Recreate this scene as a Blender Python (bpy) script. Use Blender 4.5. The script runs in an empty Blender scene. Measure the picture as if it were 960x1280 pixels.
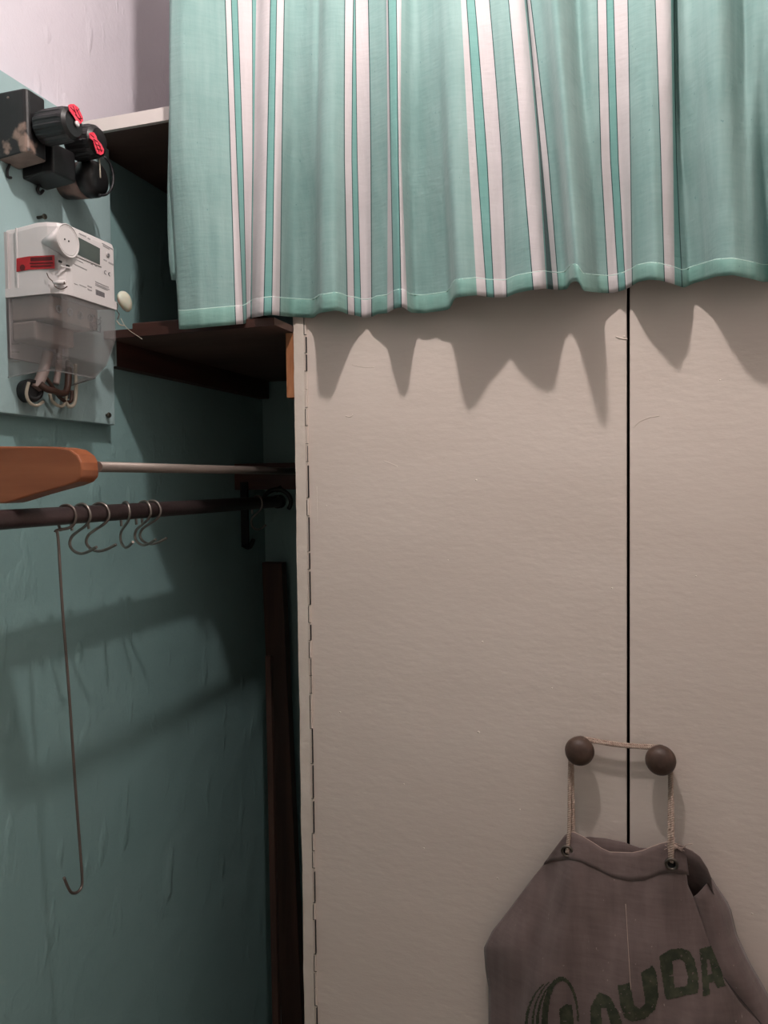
import bpy, bmesh, math, random
from mathutils import Vector, Matrix, noise
random.seed(7)
S = bpy.context.scene
C = S.collection

# ------------------------------------------------------------------ camera (a phone held at eye height; image taken as 960x1280)
FPX = 990.08
F = Vector((-0.3047, 0.9516, -0.0391)).normalized()
R = Vector((0.9524, 0.3045, -0.0122)); R = (R - F * R.dot(F)).normalized()
U = R.cross(F).normalized()
cam = bpy.data.cameras.new('camera'); camo = bpy.data.objects.new('camera', cam); C.objects.link(camo)
camo.matrix_world = Matrix(((R.x, U.x, -F.x, 0), (R.y, U.y, -F.y, 0), (R.z, U.z, -F.z, 0), (0, 0, 0, 1)))
cam.sensor_fit = 'VERTICAL'; cam.sensor_height = 36.0; cam.lens = FPX / 1280 * 36.0
cam.clip_start = 0.02; cam.clip_end = 50
S.camera = camo

# ------------------------------------------------------------------ world, light, exposure
S.view_settings.view_transform = 'Standard'; S.view_settings.look = 'None'
S.view_settings.exposure = 0.08; S.view_settings.gamma = 1.0; S.view_settings.use_curve_mapping = False
w = bpy.data.worlds.new('world'); S.world = w; w.use_nodes = True
w.node_tree.nodes['Background'].inputs[0].default_value = (0.02, 0.02, 0.022, 1)
w.node_tree.nodes['Background'].inputs[1].default_value = 0.3
LAMP = Vector((-0.150, 0.496, 0.850))
BULB_STRENGTH = 1010.0; BULB_COLOR = (1.0, 0.905, 0.865)      # the round frosted bulb built under 'the lamp itself' is the only light

# ------------------------------------------------------------------ measured planes of the room (camera at the origin)
WL = -0.7255      # left wall
YD = 1.0          # plane of the wardrobe doors
YB = 1.465        # back wall of the niche
ZF, ZC = -1.40, 1.15
XR, YN = 0.46, -1.05

def ray(x, y): return F * FPX + R * (x - 480) - U * (y - 640)
def onX(x, y, X): d = ray(x, y); return d * (X / d.x)
def onY(x, y, Y): d = ray(x, y); return d * (Y / d.y)
def onZ(x, y, Z): d = ray(x, y); return d * (Z / d.z)

# ------------------------------------------------------------------ materials
def mat(name, col, rough=0.6, metal=0.0, col2=None, scale=8.0, stretch=(1, 1, 1), bump=0.0, bscale=60.0, bstretch=(1, 1, 1),
        lo_=0.35, hi_=0.65, detail=4.0, bdist=0.002, **kw):
    m = bpy.data.materials.new(name); m.use_nodes = True
    nt = m.node_tree; b = nt.nodes['Principled BSDF']
    b.inputs['Base Color'].default_value = (*col, 1); b.inputs['Roughness'].default_value = rough
    b.inputs['Metallic'].default_value = metal
    for k, v in kw.items(): b.inputs[k.replace('_', ' ')].default_value = v
    tc = nt.nodes.new('ShaderNodeTexCoord')
    if col2:
        mp = nt.nodes.new('ShaderNodeMapping'); mp.inputs['Scale'].default_value = stretch
        n = nt.nodes.new('ShaderNodeTexNoise'); n.inputs['Scale'].default_value = scale; n.inputs['Detail'].default_value = detail
        r = nt.nodes.new('ShaderNodeValToRGB')
        r.color_ramp.elements[0].position = lo_; r.color_ramp.elements[0].color = (*col, 1)
        r.color_ramp.elements[1].position = hi_; r.color_ramp.elements[1].color = (*col2, 1)
        nt.links.new(tc.outputs['Object'], mp.inputs[0]); nt.links.new(mp.outputs[0], n.inputs['Vector'])
        nt.links.new(n.outputs['Fac'], r.inputs[0]); nt.links.new(r.outputs[0], b.inputs['Base Color'])
    if bump:
        mp = nt.nodes.new('ShaderNodeMapping'); mp.inputs['Scale'].default_value = bstretch
        n = nt.nodes.new('ShaderNodeTexNoise'); n.inputs['Scale'].default_value = bscale; n.inputs['Detail'].default_value = 5
        bp = nt.nodes.new('ShaderNodeBump'); bp.inputs['Strength'].default_value = bump; bp.inputs['Distance'].default_value = bdist
        nt.links.new(tc.outputs['Object'], mp.inputs[0]); nt.links.new(mp.outputs[0], n.inputs['Vector'])
        nt.links.new(n.outputs['Fac'], bp.inputs['Height']); nt.links.new(bp.outputs[0], b.inputs['Normal'])
    return m

def plaster(name, low, low2, high, split):
    """painted plaster: one paint below `split`, white above; trowel marks, dents and flakes in the relief"""
    m = bpy.data.materials.new(name); m.use_nodes = True; nt = m.node_tree; N = nt.nodes.new; L = nt.links.new
    b = nt.nodes['Principled BSDF']; b.inputs['Roughness'].default_value = 0.5
    tc = N('ShaderNodeTexCoord')
    n = N('ShaderNodeTexNoise'); n.inputs['Scale'].default_value = 4.5; n.inputs['Detail'].default_value = 5
    L(tc.outputs['Object'], n.inputs['Vector'])
    mx = N('ShaderNodeMix'); mx.data_type = 'RGBA'; mx.inputs[6].default_value = (*low, 1); mx.inputs[7].default_value = (*low2, 1)
    L(n.outputs['Fac'], mx.inputs[0])
    sx = N('ShaderNodeSeparateXYZ'); L(tc.outputs['Object'], sx.inputs[0])
    gt = N('ShaderNodeMath'); gt.operation = 'GREATER_THAN'; gt.inputs[1].default_value = split; L(sx.outputs['Z'], gt.inputs[0])
    m2 = N('ShaderNodeMix'); m2.data_type = 'RGBA'; m2.inputs[7].default_value = (*high, 1)
    L(gt.outputs[0], m2.inputs[0]); L(mx.outputs[2], m2.inputs[6]); L(m2.outputs[2], b.inputs['Base Color'])
    mp = N('ShaderNodeMapping'); mp.inputs['Rotation'].default_value = (0.7, 0, 0); mp.inputs['Scale'].default_value = (1, 1, 0.45)
    L(tc.outputs['Object'], mp.inputs[0])
    v = N('ShaderNodeTexNoise'); v.inputs['Scale'].default_value = 26; v.inputs['Detail'].default_value = 3; L(mp.outputs[0], v.inputs['Vector'])
    cr = N('ShaderNodeValToRGB'); cr.color_ramp.elements[0].position = 0.60; cr.color_ramp.elements[1].position = 0.72; L(v.outputs['Fac'], cr.inputs[0])
    f = N('ShaderNodeTexNoise'); f.inputs['Scale'].default_value = 11; f.inputs['Detail'].default_value = 6; L(tc.outputs['Object'], f.inputs['Vector'])
    g = N('ShaderNodeTexNoise'); g.inputs['Scale'].default_value = 220; g.inputs['Detail'].default_value = 2; L(tc.outputs['Object'], g.inputs['Vector'])
    a = N('ShaderNodeMath'); a.operation = 'MULTIPLY_ADD'; a.inputs[1].default_value = 0.35; L(cr.outputs[0], a.inputs[0]); L(f.outputs['Fac'], a.inputs[2])
    a2 = N('ShaderNodeMath'); a2.operation = 'MULTIPLY_ADD'; a2.inputs[1].default_value = 0.09; L(g.outputs['Fac'], a2.inputs[0]); L(a.outputs[0], a2.inputs[2])
    bp = N('ShaderNodeBump'); bp.inputs['Strength'].default_value = 0.8; bp.inputs['Distance'].default_value = 0.005
    L(a2.outputs[0], bp.inputs['Height']); L(bp.outputs[0], b.inputs['Normal'])
    return m

def woven(name, col, col2, warp=300, rough=0.85, fleck=None, streak=90.0):
    """cloth: lengthwise shade streaks, tiny weave relief, a few slubs"""
    m = bpy.data.materials.new(name); m.use_nodes = True; nt = m.node_tree; N = nt.nodes.new; L = nt.links.new
    b = nt.nodes['Principled BSDF']; b.inputs['Roughness'].default_value = rough
    b.inputs['Sheen Weight'].default_value = 0.15
    tc = N('ShaderNodeTexCoord')
    def nz(sc, st, det=3):
        mp = N('ShaderNodeMapping'); mp.inputs['Scale'].default_value = st; L(tc.outputs['Object'], mp.inputs[0])
        n = N('ShaderNodeTexNoise'); n.inputs['Scale'].default_value = sc; n.inputs['Detail'].default_value = det; L(mp.outputs[0], n.inputs['Vector']); return n
    n1 = nz(streak, (1, 1, 0.05)); n2 = nz(streak * 3.2, (0.12, 0.12, 1.0)); n3 = nz(14, (1, 1, 1))
    ad = N('ShaderNodeMath'); ad.operation = 'ADD'; ad.operation = 'MULTIPLY_ADD'; ad.inputs[1].default_value = 0.45; L(n2.outputs['Fac'], ad.inputs[0]); L(n1.outputs['Fac'], ad.inputs[2])
    ad2 = N('ShaderNodeMath'); ad2.operation = 'ADD'; L(ad.outputs[0], ad2.inputs[0]); L(n3.outputs['Fac'], ad2.inputs[1])
    mr = N('ShaderNodeMapRange'); mr.inputs[1].default_value = 0.90; mr.inputs[2].default_value = 1.55; L(ad2.outputs[0], mr.inputs[0])
    mx = N('ShaderNodeMix'); mx.data_type = 'RGBA'; mx.inputs[6].default_value = (*col, 1); mx.inputs[7].default_value = (*col2, 1)
    L(mr.outputs[0], mx.inputs[0]); out = mx.outputs[2]
    if fleck:
        n4 = nz(280, (1, 1, 0.6), 1); cr = N('ShaderNodeValToRGB'); cr.color_ramp.elements[0].position = 0.76; cr.color_ramp.elements[1].position = 0.80
        L(n4.outputs['Fac'], cr.inputs[0]); m3 = N('ShaderNodeMix'); m3.data_type = 'RGBA'; m3.inputs[7].default_value = (*fleck, 1)
        L(cr.outputs[0], m3.inputs[0]); L(out, m3.inputs[6]); out = m3.outputs[2]
    L(out, b.inputs['Base Color'])
    wv = nz(warp, (1, 1, 0.25), 1); wh = nz(warp, (0.25, 0.25, 1), 1)
    a = N('ShaderNodeMath'); a.operation = 'ADD'; L(wv.outputs['Fac'], a.inputs[0]); L(wh.outputs['Fac'], a.inputs[1])
    a2 = N('ShaderNodeMath'); a2.operation = 'MULTIPLY_ADD'; a2.inputs[1].default_value = 2.0; L(n3.outputs['Fac'], a2.inputs[0]); L(a.outputs[0], a2.inputs[2])
    bp = N('ShaderNodeBump'); bp.inputs['Strength'].default_value = 0.4; bp.inputs['Distance'].default_value = 0.0008
    L(a2.outputs[0], bp.inputs['Height']); L(bp.outputs[0], b.inputs['Normal'])
    return m

M = {}
def glow(name, col, strength):
    m = bpy.data.materials.new(name); m.use_nodes = True; b = m.node_tree.nodes['Principled BSDF']
    b.inputs['Base Color'].default_value = (.8, .8, .8, 1); b.inputs['Emission Color'].default_value = (*col, 1); b.inputs['Emission Strength'].default_value = strength
    return m
M['bulb'] = glow('glowing_bulb', BULB_COLOR, BULB_STRENGTH)
M['wall'] = plaster('mint_and_white_plaster', (0.215, 0.365, 0.365), (0.275, 0.425, 0.425), (0.66, 0.615, 0.675), 0.478)
M['mint'] = plaster('mint_board_paint', (0.30, 0.43, 0.44), (0.35, 0.48, 0.49), (0.35, 0.48, 0.49), 50)
M['roomwall'] = plaster('pale_room_plaster', (0.72, 0.68, 0.65), (0.78, 0.74, 0.70), (0.78, 0.74, 0.70), 50)
M['ceiling'] = mat('ceiling_white', (0.80, 0.78, 0.76), 0.8, bump=0.2, bscale=40)
M['floor'] = mat('floor_tile', (0.30, 0.22, 0.17), 0.45, col2=(0.38, 0.29, 0.22), scale=10, bump=0.1)
M['cream'] = mat('cream_door_paint', (0.70, 0.605, 0.545), 0.42, col2=(0.745, 0.65, 0.59), scale=5, stretch=(0.5, 1, 2),
                 bump=0.3, bscale=75, bstretch=(0.7, 1, 1.6), bdist=0.0016)
M['cream_edge'] = mat('cream_edge_paint', (0.70, 0.61, 0.54), 0.45, col2=(0.76, 0.67, 0.60), scale=25, bump=0.6, bscale=70, bdist=0.002)
M['black'] = mat('gap_shade_black', (0.012, 0.011, 0.01), 0.8)
M['knob'] = mat('knob_brown', (0.055, 0.030, 0.022), 0.5, col2=(0.10, 0.058, 0.042), scale=60, bump=0.3, bscale=140, bdist=0.001)
M['teal'] = woven('teal_cloth', (0.200, 0.340, 0.325), (0.275, 0.415, 0.400), fleck=(0.14, 0.27, 0.26))
M['tealgap'] = woven('teal_cloth_plain', (0.150, 0.345, 0.320), (0.19, 0.39, 0.365))
M['white'] = woven('white_stripe_cloth', (0.56, 0.515, 0.53), (0.62, 0.57, 0.585))
M['line'] = woven('dark_green_thread', (0.018, 0.07, 0.07), (0.028, 0.09, 0.09))
M['tealhem'] = woven('teal_cloth_doubled', (0.165, 0.340, 0.300), (0.245, 0.430, 0.385), fleck=(0.14, 0.27, 0.26))
M['stitch'] = mat('stitch_thread', (0.55, 0.72, 0.66), 0.8, bump=0.8, bscale=900, bdist=0.001)
M['linen'] = woven('brown_linen', (0.125, 0.088, 0.082), (0.20, 0.145, 0.137), warp=240, fleck=(0.30, 0.23, 0.21), streak=60)
M['print'] = mat('faded_green_print', (0.028, 0.036, 0.020), 0.9, col2=(0.075, 0.075, 0.045), scale=110, lo_=0.4, hi_=0.75)
M['rope'] = mat('cotton_cord', (0.36, 0.26, 0.21), 0.9, col2=(0.50, 0.39, 0.32), scale=200, bump=0.6, bscale=700, bdist=0.001)
M['eyelet'] = mat('eyelet_metal', (0.16, 0.14, 0.12), 0.4, 0.9)
M['pipe'] = mat('old_iron_pipe', (0.075, 0.052, 0.052), 0.42, 0.55, col2=(0.12, 0.085, 0.085), scale=9, stretch=(3, 0.8, 3), bump=0.2, bscale=200)
M['rod'] = mat('steel_rod', (0.20, 0.165, 0.145), 0.5, 0.5, col2=(0.26, 0.215, 0.19), scale=12, stretch=(3, 0.5, 3))
M['wire'] = mat('bent_wire', (0.24, 0.21, 0.19), 0.33, 0.85, col2=(0.34, 0.30, 0.27), scale=60)
M['longwire'] = mat('dull_wire', (0.19, 0.16, 0.145), 0.4, 0.75, col2=(0.24, 0.19, 0.17), scale=40)
M['iron'] = mat('black_iron', (0.012, 0.013, 0.013), 0.5, 0.3)
M['orange'] = mat('orange_varnished_wood', (0.29, 0.088, 0.036), 0.4, col2=(0.39, 0.130, 0.056), scale=14, stretch=(0.35, 2, 3), bump=0.12, bscale=60, bstretch=(0.3, 2, 3))
M['endgrain'] = mat('orange_wood_block', (0.34, 0.13, 0.055), 0.5, col2=(0.50, 0.22, 0.10), scale=50, stretch=(2, 2, 0.3), bump=0.2)
M['redwood'] = mat('red_brown_wood', (0.042, 0.016, 0.012), 0.55, col2=(0.075, 0.028, 0.020), scale=20, stretch=(0.3, 0.3, 3), bump=0.2)
M['darkwood'] = mat('dark_brown_wood', (0.085, 0.045, 0.036), 0.6, col2=(0.13, 0.075, 0.06), scale=14, stretch=(0.3, 1, 3), bump=0.25)
M['shelfwhite'] = mat('shelf_edge_white', (0.72, 0.66, 0.63), 0.5, bump=0.2, bscale=60)
M['plank'] = mat('plank_brown', (0.050, 0.025, 0.018), 0.6, col2=(0.085, 0.042, 0.029), scale=24, stretch=(2, 2, 0.15), bump=0.3)
M['meter'] = mat('meter_white_plastic', (0.66, 0.62, 0.62), 0.38)
M['meterdark'] = mat('meter_grey_base', (0.48, 0.45, 0.45), 0.5)
M['lcd'] = mat('lcd_grey', (0.065, 0.080, 0.076), 0.12, col2=(0.095, 0.11, 0.10), scale=18)
M['red'] = mat('red_tape', (0.50, 0.012, 0.018), 0.45, col2=(0.36, 0.008, 0.012), scale=90)
M['redprint'] = mat('dark_print_on_red', (0.10, 0.004, 0.005), 0.7)
M['tag'] = mat('pink_red_tag', (0.86, 0.03, 0.075), 0.5, col2=(0.95, 0.10, 0.15), scale=160)
M['ink'] = mat('meter_ink', (0.16, 0.15, 0.16), 0.6)
M['inklight'] = mat('meter_ink_light', (0.36, 0.34, 0.35), 0.6)
M['hole'] = mat('dark_hole', (0.01, 0.01, 0.01), 0.9)
M['bakelite'] = mat('black_bakelite', (0.006, 0.006, 0.007), 0.42, col2=(0.012, 0.011, 0.012), scale=30, bump=0.1, bscale=90)
M['ribbed'] = mat('worn_black_bakelite', (0.02, 0.019, 0.019), 0.42, col2=(0.09, 0.065, 0.052), scale=40, lo_=0.5, hi_=0.8)
M['worn'] = mat('worn_black_over_beige', (0.010, 0.009, 0.010), 0.5, col2=(0.26, 0.18, 0.145), scale=22, lo_=0.60, hi_=0.65, bump=0.3, bscale=60)
M['wornrim'] = mat('brown_worn_rim', (0.02, 0.018, 0.018), 0.5, col2=(0.22, 0.15, 0.125), scale=16, lo_=0.42, hi_=0.52)
M['beige'] = mat('dusty_beige_ceramic', (0.25, 0.185, 0.155), 0.6, col2=(0.12, 0.085, 0.07), scale=30)
M['seal'] = mat('milky_seal_plastic', (0.66, 0.63, 0.52), 0.4, Subsurface_Weight=0.3)
M['whitewire'] = mat('cream_insulation', (0.52, 0.47, 0.38), 0.5)
M['blackcable'] = mat('black_cable', (0.013, 0.012, 0.014), 0.5)
M['brownwire'] = mat('brown_insulation', (0.07, 0.035, 0.025), 0.5)
M['terminal'] = mat('terminal_beige', (0.37, 0.29, 0.27), 0.5, col2=(0.43, 0.34, 0.31), scale=30)
M['thread'] = mat('fine_frayed_thread', (0.50, 0.38, 0.32), 0.8)
M['screw'] = mat('screw_metal', (0.12, 0.11, 0.09), 0.4, 0.8)
M['lampbody'] = mat('lamp_white_enamel', (0.75, 0.74, 0.72), 0.4)

def clear_plastic():
    m = bpy.data.materials.new('clear_cover_plastic'); m.use_nodes = True; nt = m.node_tree
    for n in list(nt.nodes): nt.nodes.remove(n)
    o = nt.nodes.new('ShaderNodeOutputMaterial'); mx = nt.nodes.new('ShaderNodeMixShader'); t = nt.nodes.new('ShaderNodeBsdfTransparent')
    t.inputs[0].default_value = (0.875, 0.87, 0.87, 1)
    p = nt.nodes.new('ShaderNodeBsdfPrincipled'); p.inputs['Base Color'].default_value = (0.60, 0.58, 0.58, 1); p.inputs['Roughness'].default_value = 0.12
    fr = nt.nodes.new('ShaderNodeLayerWeight'); fr.inputs[0].default_value = 0.25
    ad = nt.nodes.new('ShaderNodeMath'); ad.operation = 'MULTIPLY_ADD'; ad.inputs[1].default_value = 0.55; ad.inputs[2].default_value = 0.05
    nt.links.new(fr.outputs['Facing'], ad.inputs[0]); nt.links.new(ad.outputs[0], mx.inputs[0])
    nt.links.new(t.outputs[0], mx.inputs[1]); nt.links.new(p.outputs[0], mx.inputs[2]); nt.links.new(mx.outputs[0], o.inputs[0])
    return m
M['clear'] = clear_plastic()

# ------------------------------------------------------------------ mesh helpers
def obj(name, bm, m, parent=None, smooth=False, bevel=0.0, recalc=True, seg=2):
    if recalc: bmesh.ops.recalc_face_normals(bm, faces=bm.faces)
    me = bpy.data.meshes.new(name); bm.to_mesh(me); bm.free()
    for k in (m if isinstance(m, (list, tuple)) else [m]): me.materials.append(M[k])
    if smooth:
        for p in me.polygons: p.use_smooth = True
    o = bpy.data.objects.new(name, me); C.objects.link(o)
    if parent:
        o.parent = parent
        o.matrix_parent_inverse = Matrix.Identity(4)
        o.location = -parent.matrix_basis.translation if parent.type == 'EMPTY' and parent.parent is None else Vector((0, 0, 0))
    if bevel:
        md = o.modifiers.new('edge', 'BEVEL'); md.width = bevel; md.segments = seg; md.limit_method = 'ANGLE'
    return o
# parts are modelled in room coordinates: an Empty stands at its thing's base and the part carries the offset back
def thing(name, label, cat, loc=(0, 0, 0), group=None):
    o = bpy.data.objects.new(name, None); C.objects.link(o); o.location = loc; o.empty_display_size = 0.03
    o['label'] = label; o['category'] = cat
    if group: o['group'] = group
    return o
def tag(o, label, cat, group=None):
    o['label'] = label; o['category'] = cat
    if group: o['group'] = group
    return o
def struct(name, bm, m):
    o = obj(name, bm, m); o['kind'] = 'structure'; return o
def box(bm, a, b, mi=0):
    x0, x1 = sorted((a[0], b[0])); y0, y1 = sorted((a[1], b[1])); z0, z1 = sorted((a[2], b[2]))
    v = [bm.verts.new(p) for p in ((x0,y0,z0),(x1,y0,z0),(x1,y1,z0),(x0,y1,z0),(x0,y0,z1),(x1,y0,z1),(x1,y1,z1),(x0,y1,z1))]
    fs = [bm.faces.new([v[i] for i in q]) for q in ((0,3,2,1),(4,5,6,7),(0,1,5,4),(1,2,6,5),(2,3,7,6),(3,0,4,7))]
    for f in fs: f.material_index = mi
    return fs
def B(a, b):
    bm = bmesh.new(); box(bm, a, b); return bm
def frame_at(t):
    t = t.normalized(); a = Vector((0, 0, 1)) if abs(t.z) < 0.9 else Vector((1, 0, 0))
    n = t.cross(a).normalized(); return n, t.cross(n).normalized()
def tube(bm, pts, r, n=10, cap=True, closed=False, mi=0):
    pts = [Vector(p) for p in pts]; rings = []; N = len(pts); pn = None
    for i, p in enumerate(pts):
        if closed: t = pts[(i + 1) % N] - pts[i - 1]
        else: t = pts[min(i + 1, N - 1)] - pts[max(i - 1, 0)]
        t.normalize()
        if pn is None: nn, bb = frame_at(t)
        else: nn = (pn - t * pn.dot(t)).normalized(); bb = t.cross(nn)
        pn = nn; rr = r[i] if isinstance(r, (list, tuple)) else r
        rings.append([bm.verts.new(p + (nn * math.cos(2*math.pi*k/n) + bb * math.sin(2*math.pi*k/n)) * rr) for k in range(n)])
    for i in range(N if closed else N - 1):
        a, b = rings[i], rings[(i + 1) % N]
        for k in range(n):
            f = bm.faces.new((a[k], a[(k+1) % n], b[(k+1) % n], b[k])); f.smooth = True; f.material_index = mi
    if cap and not closed:
        bm.faces.new(rings[0][::-1]).material_index = mi; bm.faces.new(rings[-1]).material_index = mi
    return bm
def T(pts, r, n=10, **k): return tube(bmesh.new(), pts, r, n, **k)
def lathe(bm, origin, axis, prof, n=32, rib=0, depth=0.0, ribrange=None, mi=0):
    """prof: list of (distance along axis, radius)"""
    axis = Vector(axis).normalized(); nn, bb = frame_at(axis); rings = []
    for j, (h, r) in enumerate(prof):
        ring = []
        for k in range(n):
            rr = r
            if rib and ribrange and ribrange[0] <= j <= ribrange[1] and (k % (n // rib)) < (n // rib) // 2: rr = r - depth
            a = 2 * math.pi * k / n
            ring.append(bm.verts.new(Vector(origin) + axis * h + (nn * math.cos(a) + bb * math.sin(a)) * rr))
        rings.append(ring)
    for a, b in zip(rings, rings[1:]):
        for k in range(n):
            f = bm.faces.new((a[k], a[(k+1) % n], b[(k+1) % n], b[k])); f.material_index = mi
            if not rib: f.smooth = True
    bm.faces.new(rings[0][::-1]).material_index = mi; bm.faces.new(rings[-1]).material_index = mi
    return bm
def prism(bm, outline, off, mi=0):
    """outline: 3-D points of one face; off: extrusion vector"""
    off = Vector(off); a = [bm.verts.new(Vector(p)) for p in outline]; b = [bm.verts.new(Vector(p) + off) for p in outline]; n = len(a)
    fs = [bm.faces.new(a), bm.faces.new(b[::-1])]
    for i in range(n): fs.append(bm.faces.new((a[i], b[i], b[(i+1) % n], a[(i+1) % n])))
    for f in fs: f.material_index = mi
    return bm
def catmull(pts, k=8, closed=False):
    pts = [Vector(p) for p in pts]; out = []; n = len(pts)
    for i in range(n if closed else n - 1):
        if closed: p0, p1, p2, p3 = pts[i-1], pts[i], pts[(i+1) % n], pts[(i+2) % n]
        else: p0, p1, p2, p3 = pts[max(i-1, 0)], pts[i], pts[i+1], pts[min(i+2, n-1)]
        for j in range(k):
            t = j / k
            out.append(0.5 * ((2*p1) + (-p0 + p2)*t + (2*p0 - 5*p1 + 4*p2 - p3)*t*t + (-p0 + 3*p1 - 3*p2 + p3)*t**3))
    if not closed: out.append(pts[-1])
    return out
def interp(tab, x):
    if x <= tab[0][0]: return tab[0][1]
    for (a, va), (b, vb) in zip(tab, tab[1:]):
        if x <= b: return va + (vb - va) * (x - a) / (b - a)
    return tab[-1][1]
def smooth_tab(tab, lo, hi, step, w):
    """sampled and box-smoothed copy of a table"""
    n = int((hi - lo) / step) + 1; xs = [lo + i * step for i in range(n)]; v = [interp(tab, x) for x in xs]
    for _ in range(2):
        v = [sum(v[max(0, i-w):i+w+1]) / len(v[max(0, i-w):i+w+1]) for i in range(n)]
    return list(zip(xs, v))

# ================================================================== THE ROOM
struct('wall_left', B((WL - 0.1, YN, ZF), (WL, YB, ZC)), 'wall')
struct('wall_back', B((WL - 0.1, YB, ZF), (XR + 0.1, YB + 0.1, ZC)), 'wall')
struct('wall_right', B((XR, YN, ZF), (XR + 0.1, YB, ZC)), 'roomwall')
struct('wall_near', B((WL - 0.1, YN - 0.1, ZF), (XR + 0.1, YN, ZC)), 'roomwall')
struct('floor', B((WL - 0.1, YN - 0.1, ZF - 0.1), (XR + 0.1, YB + 0.1, ZF)), 'floor')
struct('ceiling', B((WL - 0.1, YN - 0.1, ZC), (XR + 0.1, YB + 0.1, ZC + 0.1)), 'ceiling')

# the lamp itself (above the frame): canopy on the ceiling, short stem, shallow shade whose open side looks down
t = thing('ceiling_lamp', 'bare round glowing bulb hanging from the ceiling before the wardrobe', 'lamp', (LAMP.x, LAMP.y, ZC))
obj('canopy', lathe(bmesh.new(), (LAMP.x, LAMP.y, ZC), (0, 0, -1), [(0, .045), (.012, .045), (.022, .02)]), 'lampbody', t)
obj('cord', T([(LAMP.x, LAMP.y, ZC - .02), (LAMP.x, LAMP.y, LAMP.z + .075)], .003), 'lampbody', t)
obj('socket', lathe(bmesh.new(), LAMP + Vector((0, 0, .019)), (0, 0, 1), [(0, .013), (.045, .014), (.052, .006)]), 'lampbody', t)
bm = bmesh.new(); bmesh.ops.create_uvsphere(bm, u_segments=24, v_segments=16, radius=.0215, matrix=Matrix.Translation(LAMP))
obj('bulb', bm, 'bulb', t, smooth=True)

# ================================================================== WARDROBE
XS, XH, XG = -0.4455, -0.4285, -0.0105      # outer edge, hinge line, middle gap
ZT = 0.30
t = thing('wardrobe', 'cream-painted wardrobe with two flat doors and brown round knobs', 'wardrobe', (0, YD, ZF))
# side panel: its front edge is the wavy, over-painted strip left of the hinge
bm = bmesh.new(); rows = 130; prev = None
for i in range(rows + 1):
    z = ZF + (ZT - ZF) * i / rows
    j = 0.0011 * noise.noise(Vector((3.1, 0, z * 14))) + 0.0007 * noise.noise(Vector((9.1, 0, z * 55)))
    x0 = XS + j
    r = [bm.verts.new(p) for p in ((x0, YD - .0035, z), (XH - .0012, YD - .0035, z), (XH - .0012, YB - .002, z), (x0, YB - .002, z))]
    if prev:
        for k in range(4): bm.faces.new((prev[k], prev[(k+1) % 4], r[(k+1) % 4], r[k])).material_index = 1 if k == 3 else 0  # niche side assumed dark wood, coloured so to lessen light bounced into the niche
    else: bm.faces.new(r[::-1])
    prev = r
bm.faces.new(prev)
obj('side_panel', bm, ['cream_edge', 'darkwood'], t)
obj('side_panel', B((0.424, YD + .002, ZF), (XR - .001, YB - .002, ZT)), 'cream_edge', t)
obj('top_panel', B((XH, YD + .001, ZT - .016), (0.424, YB - .002, ZT)), 'cream_edge', t)
obj('bottom_rail', B((XH, YD + .004, ZF), (0.424, YD + .02, ZF + .06)), 'cream_edge', t)
obj('gap_backing', B((-.06, YD + .022, ZF + .06), (.03, YD + .036, ZT - .016)), 'black', t)  # black sheet behind the door gap, the gap's shade put into its colour
KX = [((724, 941), XH, XG - .0017), ((826, 953), XG + .0017, 0.422)]
doors = []
for (kp, xa, xb) in KX:
    bm = bmesh.new(); z0, z1 = ZF + .062, ZT - .018
    nx, nz = 10, 40
    box(bm, (xa, YD, z0), (xb, YD + .018, z1))
    d = obj('door', bm, 'cream', t, bevel=.0012); doors.append(d)
    k = onY(kp[0], kp[1], .966)
    bm = bmesh.new()
    prof = [(0, .0105), (.003, .0095), (.010, .0082), (.016, .009), (.0185, .0135), (.0225, .0165), (.0275, .0175), (.0325, .0168), (.0365, .0140), (.0395, .0095), (.0408, .004)]
    lathe(bm, (k.x, YD + .001, k.z), (0, -1, 0), prof, 36)
    o = obj('knob', bm, 'knob', d)
    # spots of paint spilled on the knob
# the piano hinge, painted over: knuckles nearly flush between side panel and left door
h = bmesh.new()
z = ZF + .08
while z < ZT - .03:
    L_ = .0245
    box(h, (XH - .0011, YD - .0030, z), (XH + .0014, YD + .006, z + L_ - .0004))
    z += L_
hg = obj('piano_hinge', h, 'cream', t, bevel=.0007); hg['kind'] = 'stuff'
h = bmesh.new()   # the fine crack left open beside the hinge, where the paint has broken, stepping from knuckle to knuckle
z = ZF + .08; x = XH - .0012
while z < ZT - .03:
    l = .0245 * random.choice((1, 1, 2)); x = -x + 2 * XH if random.random() < .6 else x
    if random.random() < .93: box(h, (x, YD - .0042, z + .0004), (x + random.uniform(.00015, .00035), YD + .001, z + l - random.uniform(0, .006)))
    box(h, (XH - .0014, YD - .0037, z), (XH + .0024, YD - .0026, z + .00035))
    z += l
hc = obj('paint_crack', h, 'hole', t); hc['kind'] = 'stuff'
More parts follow.
